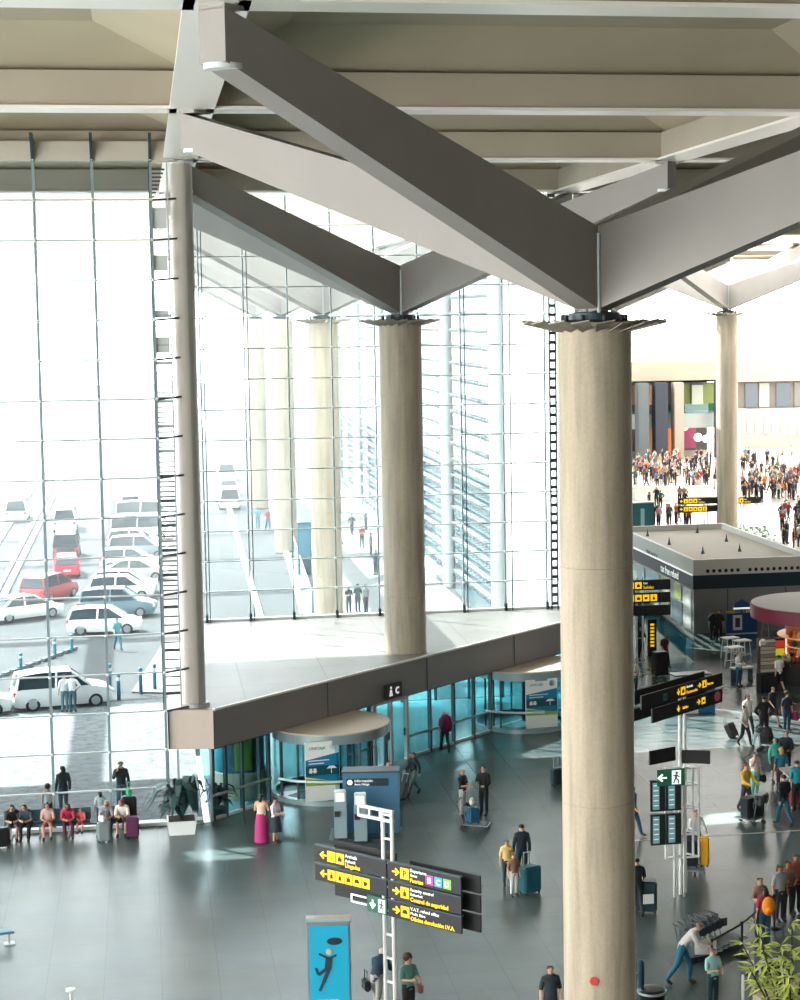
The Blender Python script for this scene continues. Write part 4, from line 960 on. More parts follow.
def hair_mesh(pose, style):
    key = (pose, 'hair', style)
    if key in CLOTH: return CLOTH[key]
    J = bdat(pose)[2]; h = Vector(J['hd1']); me = None
    def t(c, J_): return (c.z > h.z+.05) or (c.z > h.z-.0 and c.y > h.y-.055) or (c.y > h.y+.0 and c.z > h.z-.06)
    base = shell(pose, ('hea',), .016, t, 'hair_'+style)
    bm = bmesh.new(); bm.from_mesh(base)
    if style == 'long':
        mb = MB(); mb.ball((h.x, h.y+.105, h.z-.07), .08, 10, (1, .5, 1.8)); me2 = mb.mesh('x', M_black); bm.from_mesh(me2)
    if style == 'bun':
        mb = MB(); mb.ball((h.x, h.y+.09, h.z+.06), .05, 8); me2 = mb.mesh('x', M_black); bm.from_mesh(me2)
    if style == 'curly':
        mb = MB(); mb.ball((h.x, h.y+.03, h.z+.03), .13, 10, (1, .9, .95)); me2 = mb.mesh('x', M_black); bm.from_mesh(me2)
    me = bpy.data.meshes.new('hair'); bm.to_mesh(me); bm.free()
    for p in me.polygons: p.use_smooth = True
    me.materials.append(M_black); CLOTH[key] = me; return me
def skirt_mesh(pose, length):
    key = (pose, 'skirt', length)
    if key in CLOTH: return CLOTH[key]
    if pose.startswith('sit'): me = shell(pose, ('pel', 'thi'), .03, None, 'skirt')
    else: me = MB().lathe([(.145, 1.04), (.19, .9), (.22, .6), (.24 if length < .5 else .25, 1.0-length)], 18, cap=False).mesh('skirt', M_black, 1)
    CLOTH[key] = me; return me
def slot(o, m, i=0):
    o.material_slots[i].link = 'OBJECT'; o.material_slots[i].material = m
def person(px, py, rz, pose, label, top='2b2f36', bot='30435a', shoes='2a2624', hair='1d1613', skin=0, h=1.72, sleeve='short', style='short', legs='long', group=None, z=0, skirt=None, loc=None):
    s = h/1.72
    if loc is None: loc = at(px, py, z=z)
    t = empty('person', loc, rz, label, 'person', group); t.scale = (s, s, s)
    ev, fr, J = bdat(pose)
    def part(nm, me, m):
        o = bpy.data.objects.new(nm, me); C.objects.link(o); o.parent = t; slot(o, m); return o
    if not ev.materials: ev.materials.append(M_skin[0])
    part('body', ev, M_skin[skin])
    tr = {'long': ('tor', 'uar', 'far'), 'short': ('tor', 'uar'), 'none': ('tor',)}[sleeve]
    part('top', shell(pose, tr, .016, (lambda c, J_: True) if sleeve != 'short' else None, 'top'+sleeve), mat(top, .8))
    if skirt is not None:
        part('skirt', skirt_mesh(pose, skirt), mat(bot, .8)); part('underwear', shell(pose, ('pel',), .012, None, 'u'), mat(bot, .8))
    else:
        lg = {'long': ('pel', 'thi', 'shi'), 'shorts': ('pel', 'thi')}[legs]
        part('trousers' if legs == 'long' else 'shorts', shell(pose, lg, .014, None, 'b'+legs), mat(bot, .8))
    part('shoes', shell(pose, ('foo',), .012, None, 'shoes'), mat(shoes, .6))
    if hair: part('hair', hair_mesh(pose, style), mat(hair, .6))
    ey = CLOTH.get((pose, 'eyes'))
    if not ey:
        hd = J['hd1']; ey = MB().ball((-.032, hd[1]-.074, hd[2]+.012), .011, 6).ball((.032, hd[1]-.074, hd[2]+.012), .011, 6).box(-.022, .022, hd[1]-.084, hd[1]-.07, hd[2]-.048, hd[2]-.042).mesh('eyes', M_ink); CLOTH[(pose, 'eyes')] = ey
    part('eyes_and_mouth', ey, M_ink)
    LAST.append(t)
    return t

# ------------------------------------------------------------------ luggage
def suitcase(loc, rz, col, label, w=.45, d=.26, h=.66, tilt=0, handle=True, group=None):
    t = empty('suitcase', loc, rz, label, 'suitcase', group); t.rotation_euler.x = tilt
    MB().box(-w/2, w/2, -d/2, d/2, .06, h).bevel(.04, 3).build('shell', mat(col, .4), t, S30)
    for k in (-1, 0, 1): MB().box(k*w*.28-.012, k*w*.28+.012, -d/2-.008, -d/2+.01, .12, h-.06).build('rib', mat(col, .5), t)
    for sx in (-1, 1):
        for sy in (-1, 1): MB().ball((sx*(w/2-.06), sy*(d/2-.06), .035), .035, 8).build('wheel', M_rubber, t)
    if handle:
        MB().bar((-.1, d/2-.04, h), (-.1, d/2-.04, h+.36), .018).bar((.1, d/2-.04, h), (.1, d/2-.04, h+.36), .018).bar((-.12, d/2-.04, h+.37), (.12, d/2-.04, h+.37), .03).build('pull_handle', M_steel, t)
    return t
def backpack(loc, rz, col, label, s=1.):
    t = empty('backpack', loc, rz, label, 'backpack'); t.scale = (s, s, s)
    MB().ball((0, 0, 0), .2, 14, (.9, .6, 1.3)).build('bag', mat(col, .7), t, 1); MB().ball((0, .1, -.08), .13, 10, (.9, .6, .8)).build('front_pocket', mat(col, .8), t, 1)
    for sx in (-1, 1): MB().tube([(sx*.1, -.1, .2), (sx*.11, -.24, .12), (sx*.12, -.26, -.08), (sx*.1, -.1, -.2)], .018, 6).build('strap', M_black, t)
    return t
def handbag(loc, rz, col, label, s=1.):
    t = empty('handbag', loc, rz, label, 'bag'); t.scale = (s, s, s)
    MB().box(-.06, .06, -.16, .16, -.13, .1).bevel(.03).build('body', mat(col, .6), t); MB().tube([(0, -.11, .1), (0, -.08, .3), (0, .08, .3), (0, .11, .1)], .012, 6).build('strap', mat(col, .7), t)
    return t
def carried(t, rz, col, label, s=1., dx=.3, dy=-.05, z=.72):
    """a bag hanging from a hand of the person t"""
    a = t.rotation_euler.z; p = t.location; k = t.scale.x
    return handbag((p.x+(dx*math.cos(a)-dy*math.sin(a))*k, p.y+(dx*math.sin(a)+dy*math.cos(a))*k, p.z+z*k), rz, col, label, s)
def trolley_parts():
    d = {}
    d['frame'] = MB().tube([(-.3, -.55, .18), (-.26, .3, .2), (-.27, .45, .98), (.27, .45, .98), (.26, .3, .2), (.3, -.55, .18), (-.3, -.55, .18)], .022, 8).bar((-.25, 0, .2), (.25, 0, .2), .03).mesh('frame', mat('8b979c', .3, .6))
    d['platform'] = MB().box(-.26, .26, -.5, .28, .2, .225).mesh('platform', mat('4d5c62', .5))
    d['basket'] = MB().box(-.24, .24, .28, .3, .62, .85).box(-.24, -.22, .1, .3, .62, .85).box(.22, .24, .1, .3, .62, .85).box(-.24, .24, .1, .3, .62, .64).mesh('basket', M_dsteel)
    d['handle'] = MB().tube([(-.3, .47, 1.0), (.3, .47, 1.0)], .028, 8).mesh('handle', M_black)
    d['wheel'] = MB().lathe([(.03, -.025), (.09, -.025), (.09, .025), (.03, .025)], 16).mesh('wheel', M_rubber); d['wheel'].transform(Matrix.Rotation(PI/2, 4, 'Y'))
    return d
TR = trolley_parts()
def trolley(loc, rz, label, group=None):
    t = empty('luggage_trolley', loc, rz, label, 'luggage trolley', group)
    for nm in ('frame', 'platform', 'basket', 'handle'):
        o = bpy.data.objects.new(nm, TR[nm]); C.objects.link(o); o.parent = t
    for x, y in ((-.24, .3), (.24, .3), (0, -.5)):
        o = bpy.data.objects.new('wheel', TR['wheel']); C.objects.link(o); o.parent = t; o.location = (x, y, .09)
    return t

# ------------------------------------------------------------------ the bench in front of the glass wall
b0, b1 = at(4, 838, z=0), at(133, 832, z=0)
bang = math.atan2(b1.y-b0.y, b1.x-b0.x); BL = (b1-b0).length
bdir = (b1-b0).normalized(); bn = Vector((-bdir.y, bdir.x, 0))
bench = empty('seat_row', b0, bang, 'long row of dark teal airport seats along the glass wall', 'bench')
M_seat = mat('25505c', .5); ns = 9; sw = BL/ns
for k in range(ns):
    x = (k+.5)*sw
    if k == 6: continue
    MB().box(x-.26, x+.26, -.24, .24, .40, .45).bevel(.015).build('seat', M_seat, bench); MB().hexa([(x-.26, .2, .46), (x+.26, .2, .46), (x+.26, .25, .46), (x-.26, .25, .46), (x-.26, .3, .86), (x+.26, .3, .86), (x+.26, .35, .86), (x-.26, .35, .86)]).build('backrest', M_seat, bench)
MB().bar((0, 0, .36), (BL, 0, .36), .07).build('beam', M_dsteel, bench)
for k in range(5): x = .25+k*(BL-.5)/4; MB().box(x-.03, x+.03, -.03, .03, 0, .36).box(x-.03, x+.03, -.28, .28, 0, .04).build('leg', M_steel, bench)
def seat(i): p_ = b0+bdir*(i+.5)*sw-bn*.02; return Vector((p_.x, p_.y, -.03))
RB = bang
SG = 'people sitting on the seat row'
person(0, 0, RB+.1, 'sitlean', 'seated person in black shirt and grey shorts, leftmost on the bench', '17191d', '4a4f56', loc=seat(0.15), skin=0, legs='shorts', group=SG)
person(0, 0, RB-.1, 'sitlean', 'seated person in dark grey shirt with white phone, second on the bench', '3a4a58', '181b20', loc=seat(1.15), group=SG)
person(0, 0, RB+.0, 'sit', 'seated person in pale pink top and pink shorts, third on the bench', 'c9a6a0', 'b86f74', loc=seat(2.6), legs='shorts', h=1.62, group=SG, style='bun')
person(0, 0, RB+.15, 'sitlean', 'seated woman in red and magenta top, fourth on the bench', 'b5304f', '4a1f30', loc=seat(3.95), skin=1, h=1.66, group=SG, hair='221310', style='long')
person(0, 0, RB-.2, 'sit', 'small child in red and white sitting right of the woman in magenta', 'd85f5f', 'c43a44', loc=seat(4.95), h=1.1, z=.2, legs='shorts', group=SG, hair='8a6a4a').location.z = .12
person(0, 0, RB+.1, 'sitlean', 'seated person in grey shirt bending over a silver suitcase', '8c8f94', '2a2c31', loc=seat(6.65), group=SG, hair='a89a88')
person(0, 0, RB-.1, 'sitlean', 'seated person in white shirt and red cap, rightmost on the bench', 'ece8e0', '2a2e34', loc=seat(7.85), legs='shorts', group=SG, hair='a03a3f')
suitcase(at(104, 842, z=0), .1, '7f8f92', 'silver suitcase between the two rightmost seated people', .42, .26, .7)
suitcase(at(133, 838, z=0), .0, '5b2a52', 'purple suitcase at the right end of the bench', .42, .3, .75, handle=False)
suitcase(at(130, 830, z=0), .0, '14181c', 'black suitcase behind the purple one at the bench end', .5, .35, 1.2, handle=False)
q_ = at(130, 830, z=0); t = handbag((q_.x, q_.y, 1.2+.145), .3, '2e9a5f', 'bright green bag lying on top of the black suitcase', 1.1)
suitcase(at(2, 848, z=0), .2, '15181c', 'black suitcase at the left edge by the bench', .5, .3, .7)
q_ = at(104, 842, z=0); handbag((q_.x-.06, q_.y-.0, .71+.105), .8, 'dcdcd8', 'white bag standing on the silver suitcase', .8)
# standing behind the bench
person(64, 815, PI+.4, 'stand', 'woman in dark jacket standing just outside the glass behind the bench', '26343a', '2c5561', h=1.78, sleeve='long', style='long', z=-.02)
person(49, 826, PI-.3, 'stand', 'person in pale top with back turned, left of the woman in dark jacket', 'c2c8c8', '2b4a55', h=1.45, style='curly', sleeve='none', hair='2a1d18')
person(101, 828, PI+.2, 'stand', 'woman in pale grey top standing with back turned behind the bench', '9fb5b5', '2b3a42', h=1.3, style='long')
person(122, 812, .1, 'phone', 'man in dark blazer and blue jeans holding a phone to his face, by the glass', '1a2830', '2f7488', h=1.84, sleeve='long', z=-.02)

# plant in white square pot
def potted(loc, label, s=1., n=26, pot='e6ecec', leaf='123a3a', seed=1):
    t = empty('potted_plant', loc, 0, label, 'plant', None); rnd = random.Random(seed)
    MB().hexa([(-.42*s, -.42*s, 0), (.42*s, -.42*s, 0), (.42*s, .42*s, 0), (-.42*s, .42*s, 0), (-.5*s, -.5*s, .48*s), (.5*s, -.5*s, .48*s), (.5*s, .5*s, .48*s), (-.5*s, .5*s, .48*s)]).build('pot', mat(pot, .4), t)
    MB().box(-.44*s, .44*s, -.44*s, .44*s, .40*s, .485*s).build('soil', mat('2b211a', .9), t)
    lm = MB()
    for k in range(n):
        a = rnd.random()*2*PI; r = (.5+.75*rnd.random())*s; h = (.6+.9*rnd.random())*s; w = .12*s
        P = [Vector((0, 0, .45*s)), Vector((math.cos(a)*r*.45, math.sin(a)*r*.45, .45*s+h)), Vector((math.cos(a)*r*.85, math.sin(a)*r*.85, .45*s+h*.9)), Vector((math.cos(a)*r*1.15, math.sin(a)*r*1.15, .45*s+h*.4))]
        sd = Vector((-math.sin(a), math.cos(a), 0)); W = [.03*s, w, w*.9, .0]
        for i in range(3): lm.quad(P[i]-sd*W[i], P[i]+sd*W[i], P[i+1]+sd*W[i+1], P[i+1]-sd*W[i+1]) if i < 2 else lm.bm.faces.new([lm.bm.verts.new(q) for q in (P[2]-sd*W[2], P[2]+sd*W[2], P[3])])
    f = lm.build('foliage', mat(leaf, .5, var=.4, scale=3), t); return t
potted(at(182, 832, z=0), 'dark leafy plant in a white square pot below the deck corner', 1.0, 46)
potted(at(218, 815, z=0), 'smaller dark plant behind the white potted plant', .6, 26, '2f4a4f', '0f3336', 3)

# ------------------------------------------------------------------ people in the front hall
person(262, 843, PI-.4, 'talk', 'woman in long magenta patterned skirt facing a shorter companion', 'd8b9a2', 'a8296f', h=1.68, sleeve='none', style='long', skirt=.95, skin=0)
person(276, 843, .9, 'talk', 'woman in white top and short dark skirt beside the magenta skirt', 'e2d8e4', '1d2c38', h=1.55, skirt=.55, style='bun')
person(389, 806, .8, 'walk', 'woman with pink top walking behind the blue kiosk', 'b57f86', '1e2a33', h=1.68)
suitcase(at(399, 800, z=0), -.6, '10242c', 'tilted dark suitcase behind the blue kiosk', .45, .28, .65, -.5)
person(414, 795, -1.2, 'walk', 'person in dark top and grey trousers striding toward the emergency door', '1b2a33', '6f7f86', h=1.6, sleeve='long')
t = person(445, 752, PI+.1, 'walk', 'traveller with a magenta backpack walking at the teal glass wall', '7b2f5a', '172a33', h=1.65, hair='c9b8a8')
p = t.location; backpack((p.x, p.y-.28, 1.22), 0, '8a1650', 'magenta backpack worn by the traveller at the teal glass wall', 1.5)
person(463, 817, .9, 'talk', 'man in black shirt and pale trousers facing a companion in the mid hall', '15181d', 'b4b6b4', h=1.72, hair='8a7a6a')
person(484, 815, -.7, 'talk', 'person in black clothes pushing a trolley with a blue bag', '0f1216', '14181d', h=1.76, sleeve='long')
p = at(473, 829, z=0); trolley(p, 1.2, 'luggage trolley with a blue bag beside the couple in black'); 
suitcase((p.x, p.y-.1, .23), .3, '1f5d7e', 'blue travel bag standing on the couple\'s trolley', .42, .3, .55, handle=False)
backpack((p.x-.02, p.y-.02, .95), .3, 'd8d8d4', 'white bundle lying on the blue travel bag', .6)
person(507, 885, .0, 'stand', 'child in yellow top beside an adult with a teal suitcase', 'dcc07a', '1f3a3c', h=1.42, hair='3a2a20')
person(522, 880, PI, 'stand', 'tall person in dark coat behind the child in yellow', '12262e', '1b3a44', h=1.78, sleeve='long')
person(514, 896, .3, 'stand', 'child in brown top and white trousers in front of the tall coat', '8f6a52', 'cfd3d4', h=1.32, hair='3a2a20')
suitcase(at(530, 893, z=0), .4, '175a66', 'large teal suitcase beside the family left of the nearest pillar', .6, .4, .85)
suitcase(at(558, 786, z=0), .3, '0e2a33', 'dark rolling suitcase half hidden at the left of the nearest pillar', .5, .35, .7)
person(377, 1014, PI-.5, 'lean', 'grey haired man in dark blue jumper below the large sign', '16304a', '9c9c98', h=1.74, sleeve='long', hair='b9b3a8')
carried(LAST[-1], .2, '121a22', 'black bag carried by the grey haired man', 1.2)
person(409, 1022, .5, 'talk', 'woman in teal patterned top with brown bag below the large sign', '4f7f7a', '15171a', h=1.7, hair='4a3226', style='curly')
carried(LAST[-1], .2, '7a4f40', 'brown handbag of the woman in teal', 1.0, z=.85)

# right of the nearest pillar
person(633, 836, .9, 'walk', 'person in blue partly hidden right of the nearest pillar', '234f74', '1f4f6a', h=1.7, hair='4a382c')
person(637, 915, PI, 'pull', 'traveller half hidden by the nearest pillar pulling a case', '16242c', '12222b', h=1.7)
suitcase(at(646, 912, z=0), -.3, '123039', 'dark case with white label right of the nearest pillar', .65, .4, .95, handle=False)
t = MB().box(-.16, .16, -.01, .01, 0, .28).build('luggage_tag', mat('d8dcda', .5)); p = at(644, 897, z=.45); t.location = (p.x, p.y-.5, .4); tag(t, 'white label sheet in front of the dark case', 'label')
# trolley with yellow bag below the monitors
p = at(696, 872, z=0); trolley(p, -.35, 'loaded luggage trolley carrying dark and yellow bags below the monitors')
suitcase((p.x-.22, p.y-.15, .23), -.3, '111b22', 'dark suitcase on the trolley below the monitors', .5, .4, .85, handle=False)
suitcase((p.x+.22, p.y-.2, .23), -.3, 'e0a91c', 'yellow striped case on the trolley below the monitors', .3, .3, .95, handle=False)
backpack((p.x-.25, p.y-.1, 1.2), 0, '16323c', 'dark green bag on top of the loaded trolley', .8)
person(696, 862, .1, 'push', 'person in white shirt pushing the trolley with yellow case', 'c9ccca', '1d242c', h=1.7, sleeve='long')
# man pushing a train of trolleys
person(682, 984, 1.25, 'lean', 'man in white shirt and blue jeans leaning to push the trolley train', 'c2c0bf', '22647c', h=1.84, sleeve='long', hair='6a5a4e')
for k in range(7):
    q = at(694+k*5.2, 960-k*2.6, z=0); trolley(q, 1.9, ('nearest' if k == 0 else 'one') + ' of the nested luggage trolleys being pushed at bottom right', 'nested luggage trolleys') if k else trolley(q, 1.9, 'last trolley of the nested row, nearest the pushing man', 'nested luggage trolleys')
t = MB().box(-.29, .29, -.02, .02, 0, .42).bevel(.01).build('trolley_board', mat('cfd0c8', .5)); q = at(700, 962, z=0); t.location = (q.x-.05, q.y-.7, .45); t.rotation_euler.z = -.1; tag(t, 'white advertising board on the front of the nested trolleys', 'board')
person(713, 1008, .3, 'talk', 'person in teal and white striped shirt at the bottom edge', '8fc4c4', '16343c', h=1.55, hair='5a4a3e')
# right group
person(748, 735, .3, 'walk', 'woman in white cardigan behind the black suitcase', 'd8d2ca', '2a2420', h=1.7, style='long')
person(745, 746, .5, 'pull', 'woman in white shirt pulling a tilted black suitcase', 'd9d7d2', '101316', h=1.62, style='bun')
suitcase(at(735, 738, z=0), .8, '0f1215', 'tilted black suitcase left of the woman in white', .5, .28, .65, -.5)
person(764, 742, PI, 'hips', 'tall man in black with hands on hips', '0b0d10', '0d0f12', h=1.9, sleeve='long')
person(773, 727, .4, 'walk', 'person in dark clothing walking beyond the man in black', '1b1f25', '3b2f2f', h=1.72, legs='shorts')
person(787, 732, .2, 'stand', 'woman in dark blue top with a red bag at the right', '1d2a38', '27405a', h=1.68, style='curly')
carried(LAST[-1], .5, '8a1f44', 'red bag carried by the woman in dark blue', 1.6)
person(757, 748, .1, 'lean', 'child in teal crouching over the dark pushchair', '2a6f80', 'a8c4c8', h=1.15)
t = empty('pushchair', at(768, 752, z=0), .9, 'black pushchair beside the tall man in black', 'pushchair')
MB().lathe([(.0, .35), (.3, .45), (.34, .7), (.2, 1.0), (.0, 1.05)], 14, (0, 0, 0), .3, 4.2).build('hood', mat('0e1114', .7), t); MB().box(-.25, .25, -.4, .25, .35, .55).bevel(.04).build('seat', mat('14181c', .7), t)
MB().bar((-.22, -.4, .1), (-.22, .45, 1.0), .03).bar((.22, -.4, .1), (.22, .45, 1.0), .03).bar((-.22, .45, 1.0), (.22, .45, 1.0), .04).build('frame', M_dsteel, t)
for x, y in ((-.25, -.35), (.25, -.35), (-.25, .3), (.25, .3)):
    o = bpy.data.objects.new('wheel', TR['wheel']); C.objects.link(o); o.parent = t; o.location = (x, y, .09)
person(775, 782, .2, 'stand', 'elderly woman with turquoise coat and headscarf', '3fae9a', '1d2a30', h=1.66, hair='4fb8a8', sleeve='long', skirt=.5)
person(786, 778, -.5, 'talk', 'man in dark suit with open collar at the right', '1c2733', '151a20', h=1.8, sleeve='long')
person(781, 793, PI, 'stand', 'blonde woman in blue teal top with back turned', '1f6d80', '5b3f3f', h=1.68, hair='c08f4a', style='long')
person(755, 797, .3, 'phone', 'woman in white top and turquoise trousers', 'e4dcd4', '5fc0a8', h=1.66, style='short')
carried(LAST[-1], .2, '15181c', 'black shoulder bag of the woman in turquoise trousers', 1.2)
person(746, 812, .5, 'push', 'person in yellow jacket and red hat behind a loaded trolley', 'd9ab35', '2a2d33', h=1.72, hair='8c1f2c', sleeve='long')
p = at(752, 824, z=0); trolley(p, -2.6, 'luggage trolley in front of the yellow jacket'); suitcase((p.x, p.y-.05, .23), .4, '10151a', 'black case on the trolley before the yellow jacket', .75, .45, .75, handle=False); suitcase((p.x+.25, p.y-.25, .7), .9, '141a20', 'black duffel bag sticking out of the trolley before the yellow jacket', .7, .3, .4, handle=False)
person(784, 826, PI+.3, 'walk', 'man in black jacket and blue jeans walking away at the right', '15191d', '1f5a74', h=1.78, sleeve='long')
person(797, 812, PI, 'stand', 'person in teal top at the right edge behind a pale parasol', '1b8a98', '14181c', h=1.85)
t = empty('snack_cart', at(797, 806, z=0), .2, 'small cart with pale slanted top and red panel at right edge', 'cart')
MB().box(-.4, .7, -.3, .3, .1, .75).build('body', mat('9a4038', .5), t); MB().hexa([(-.5, -.4, 1.1), (.8, -.4, 1.1), (.8, .4, 1.3), (-.5, .4, 1.3), (-.5, -.4, 1.15), (.8, -.4, 1.15), (.8, .4, 1.35), (-.5, .4, 1.35)]).build('slanted_top', mat('b9aea6', .6), t)
for x in (-.38, .66): MB().box(x-.02, x+.02, -.28, -.24, 0, 1.12).box(x-.02, x+.02, .24, .28, 0, 1.3).build('post', M_wsteel, t)
person(760, 938, .2, 'talk', 'man in brown plaid shirt standing behind the belt barrier', '8a6f63', '26394c', h=1.74, hair='2a1d17')
person(765, 944, PI, 'stand', 'woman with dark hair wearing an orange backpack', '8f2f3a', '22506a', h=1.62, style='long')
p = at(765, 944, z=0); backpack((p.x+.02, p.y-.26, 1.15), PI, 'e88a12', 'bright orange backpack of the woman by the belt barrier', 1.05)
person(780, 921, .3, 'stand', 'woman with long black hair in grey patterned top, left of the trio', '8f8f94', '2a2f38', h=1.64, style='long', skin=1)
person(788, 917, -.1, 'talk', 'woman in floral top in the middle of the trio', '7f5f50', '1d2026', h=1.66, style='long', skin=1)
person(796, 913, .2, 'stand', 'man in red brown top, right of the trio', '96503f', '1f2a36', h=1.76, skin=1)
# people near the pavilion
GP = 'people around the pavilion'
person(713, 642, .2, 'stand', 'person in black by the pavilion front, left of a pair', '101418', '14181c', h=1.7, group=GP)
person(719, 642, -.2, 'stand', 'person in black with white badge by the pavilion front, right of a pair', '15191d', '101418', h=1.72, group=GP)
person(739, 687, .5, 'talk', 'shop worker in white shirt left of the newspaper rack', 'dfe2e2', '2f5f78', h=1.68, sleeve='long', group=GP, hair='6a4a32')
person(779, 692, PI+.2, 'walk', 'man in white shirt and dark shorts beside the newspaper rack', 'e9e9e6', '1b1f24', h=1.72, group=GP, legs='shorts')
person(792, 684, .2, 'walk', 'person in dark clothes right of the newspaper rack', '20242a', '1a1d22', h=1.7, group=GP)
person(665, 668, .3, 'walk', 'person in dark red top near the stair balustrade', '5f2430', '15303a', h=1.68, group=GP)
suitcase(at(660, 676, z=0), .2, '10181c', 'black suitcase near the stair balustrade', .7, .5, 1.2, handle=False)
person(640, 640, .3, 'stand', 'person in teal standing just right of the nearest pillar', '1f5a63', '122a33', h=1.7, group=GP)
person(641, 660, .3, 'talk', 'person in dark green just right of the nearest pillar', '17353a', '10222a', h=1.72, group=GP)
person(634, 696, .3, 'talk', 'person with pale hat peeping out right of the nearest pillar', 'd9d4c8', '16252c', h=1.7, group=GP)

# belt barriers
def post_(loc, label):
    t = empty('barrier_post', loc, 0, label, 'barrier post', 'belt barrier posts')
    MB().lathe([(.19, 0), (.19, .02), (.05, .05)], 20).build('base', M_black, t, S30); MB().lathe([(.035, .04), (.035, .92), (.05, .93), (.05, 1.0), (0, 1.0)], 12).build('pole', M_black, t, S30)
pts = [at(742, 957, z=0), at(764, 940, z=0)+Vector((.6, .9, 0)), at(712, 975, z=0)]
for p, lb in zip(pts, ('black belt post standing alone right of the trolley train', 'black belt post behind the orange backpack', 'black belt post in front of the nested trolleys')): post_(p, lb)
def belt(a, b, label):
    o = MB().bar((a.x, a.y, .93), (b.x, b.y, .93), .02, .06).build('barrier_belt', M_black); tag(o, label, 'belt', 'barrier belts')
belt(pts[0], pts[1], 'black belt from the lone post toward the orange backpack'); belt(pts[0], pts[2], 'black belt from the lone post down to the trolleys')
pts2 = [at(743, 1012, z=0), at(776, 1030, z=0)]
t = empty('barrier_post', pts2[0], 0, 'pale steel belt post at the bottom edge beside the framed notice', 'barrier post'); MB().lathe([(.19, 0), (.19, .02), (.035, .05), (.035, .95), (0, .97)], 16).build('pole', M_wsteel, t)
belt(pts2[0]+Vector((0, 0, 0)), at(772, 1004, z=0), 'black belt running from the pale steel post to the framed notice')
t = empty('notice_easel', at(772, 1006, z=0), .35, 'tilted black framed notice with round emblem on an easel, bottom right', 'notice')
MB().hexa([(-.3, -.15, .25), (.3, -.15, .25), (.3, -.11, .25), (-.3, -.11, .25), (-.3, .1, 1.1), (.3, .1, 1.1), (.3, .14, 1.1), (-.3, .14, 1.1)]).build('board', mat('23282c', .4), t)
MB().hexa([(-.35, -.15, .2), (.35, -.15, .2), (.35, -.1, .2), (-.35, -.1, .2), (-.35, -.14, .26), (.35, -.14, .26), (.35, -.09, .26), (-.35, -.09, .26)]).bar((-.33, -.14, .2), (-.33, .12, 1.15), .05).bar((.33, -.14, .2), (.33, .12, 1.15), .05).bar((-.35, .12, 1.13), (.35, .12, 1.13), .05).build('frame', M_wsteel, t)
MB().bar((0, .12, 1.1), (0, .45, 0), .03).bar((-.3, -.13, .25), (-.3, -.2, 0), .03).bar((.3, -.13, .25), (.3, -.2, 0), .03).build('leg', M_wsteel, t)
MB().ball((0, -.04, .68), .13, 14, (1, .2, 1)).build('round_emblem', mat('e8d9c0', .5), t)
# dark round bin and post by the foot of the pillar
t = empty('waste_bin', at(652, 1012, z=0), 0, 'round black bin right of the nearest pillar foot', 'bin'); MB().lathe([(.3, 0), (.34, .5), (.36, .55), (.3, .62), (0, .64)], 24).build('body', mat('101a1e', .3), t, S30); MB().lathe([(.345, .5), (.375, .52), (.375, .57), (.345, .57)], 24, cap=False).build('rim', mat('b8c4c6', .3, .4), t)
t = empty('dark_bollard', at(641, 1010, z=0), 0, 'slim dark teal bollard beside the round bin', 'bollard'); MB().lathe([(.09, 0), (.09, 1.25), (.05, 1.3), (0, 1.3)], 14).build('post', mat('1b3f4a', .4), t); MB().ball((-.24, -.1, 1.0), .07, 8).build('knob', mat('dfe6e6', .4), t); MB().bar((-.24, -.1, 1.0), (0, 0, .95), .03).build('bracket', M_steel, t)
person(551, 1034, 0, 'stand', 'top of a dark head left of the nearest pillar foot', '1b2b35', '1d252c', h=1.72)
t = MB().lathe([(0, 0), (.1, 0), (.1, .02), (0, .02)], 16).build('round_sticker', mat('c23a32', .5)); t.matrix_world = Matrix.Translation((P1X-.32, P1Y-.79, 1.72+.55)) @ Matrix.Rotation(-.38, 4, 'Z') @ Matrix.Rotation(PI/2, 4, 'X'); tag(t, 'small round red sticker low on the nearest concrete pillar', 'sticker')
t = empty('low_stool', at(4, 945, z=0), .2, 'low teal stool edge at the left bottom border', 'stool'); MB().box(-.5, .28, -.2, .2, .35, .42).bevel(.02).build('seat', mat('2a6f86', .4), t); MB().bar((.15, 0, 0), (.15, 0, .35), .05).box(-.0, .3, -.15, .15, 0, .04).build('leg', M_steel, t)
t = empty('floor_stand', at(72, 1030, z=0), .0, 'small pale stand tip at the bottom border', 'stand'); MB().lathe([(.12, 0), (.03, .05), (.03, .95), (.12, 1.0), (.12, 1.05), (0, 1.05)], 12).build('post', M_wsteel, t)

# ------------------------------------------------------------------ bamboo-like plant, bottom right
t = empty('bamboo_plant', at(792, 1080, z=0), 0, 'bright green bamboo-like plant with slender leaves at bottom right', 'plant'); rnd = random.Random(11)
MB().lathe([(.35, 0), (.5, .6), (.46, .62), (0, .58)], 24).build('pot', mat('6b4a35', .7), t, S30)
def branch(p0, p1, n, parent):
    P0, P1 = Vector(p0), Vector(p1); st = MB(); mid = (P0+P1)/2+Vector((0, 0, .1)); st.tube([P0, mid, P1], [.035, .025, .01], 6); st.build('stem', mat('2e2a1c', .7), parent)
    lf = MB()
    for k in range(n):
        f = .25+.75*k/n; o = P0.lerp(P1, f)+Vector((0, 0, .08)); 
        for j in range(6):
            a = rnd.random()*2*PI; el = rnd.uniform(-.6, .5); l = rnd.uniform(.26, .46); d = Vector((math.cos(a)*math.cos(el), math.sin(a)*math.cos(el), math.sin(el))); sd = d.cross(Vector((0, 0, 1))).normalized()*.04
            m_ = o+d*l*.45+Vector((0, 0, .02)); lf.quad(o, m_-sd, o+d*l-Vector((0, 0, .04)), m_+sd)
    return lf
lv = MB()
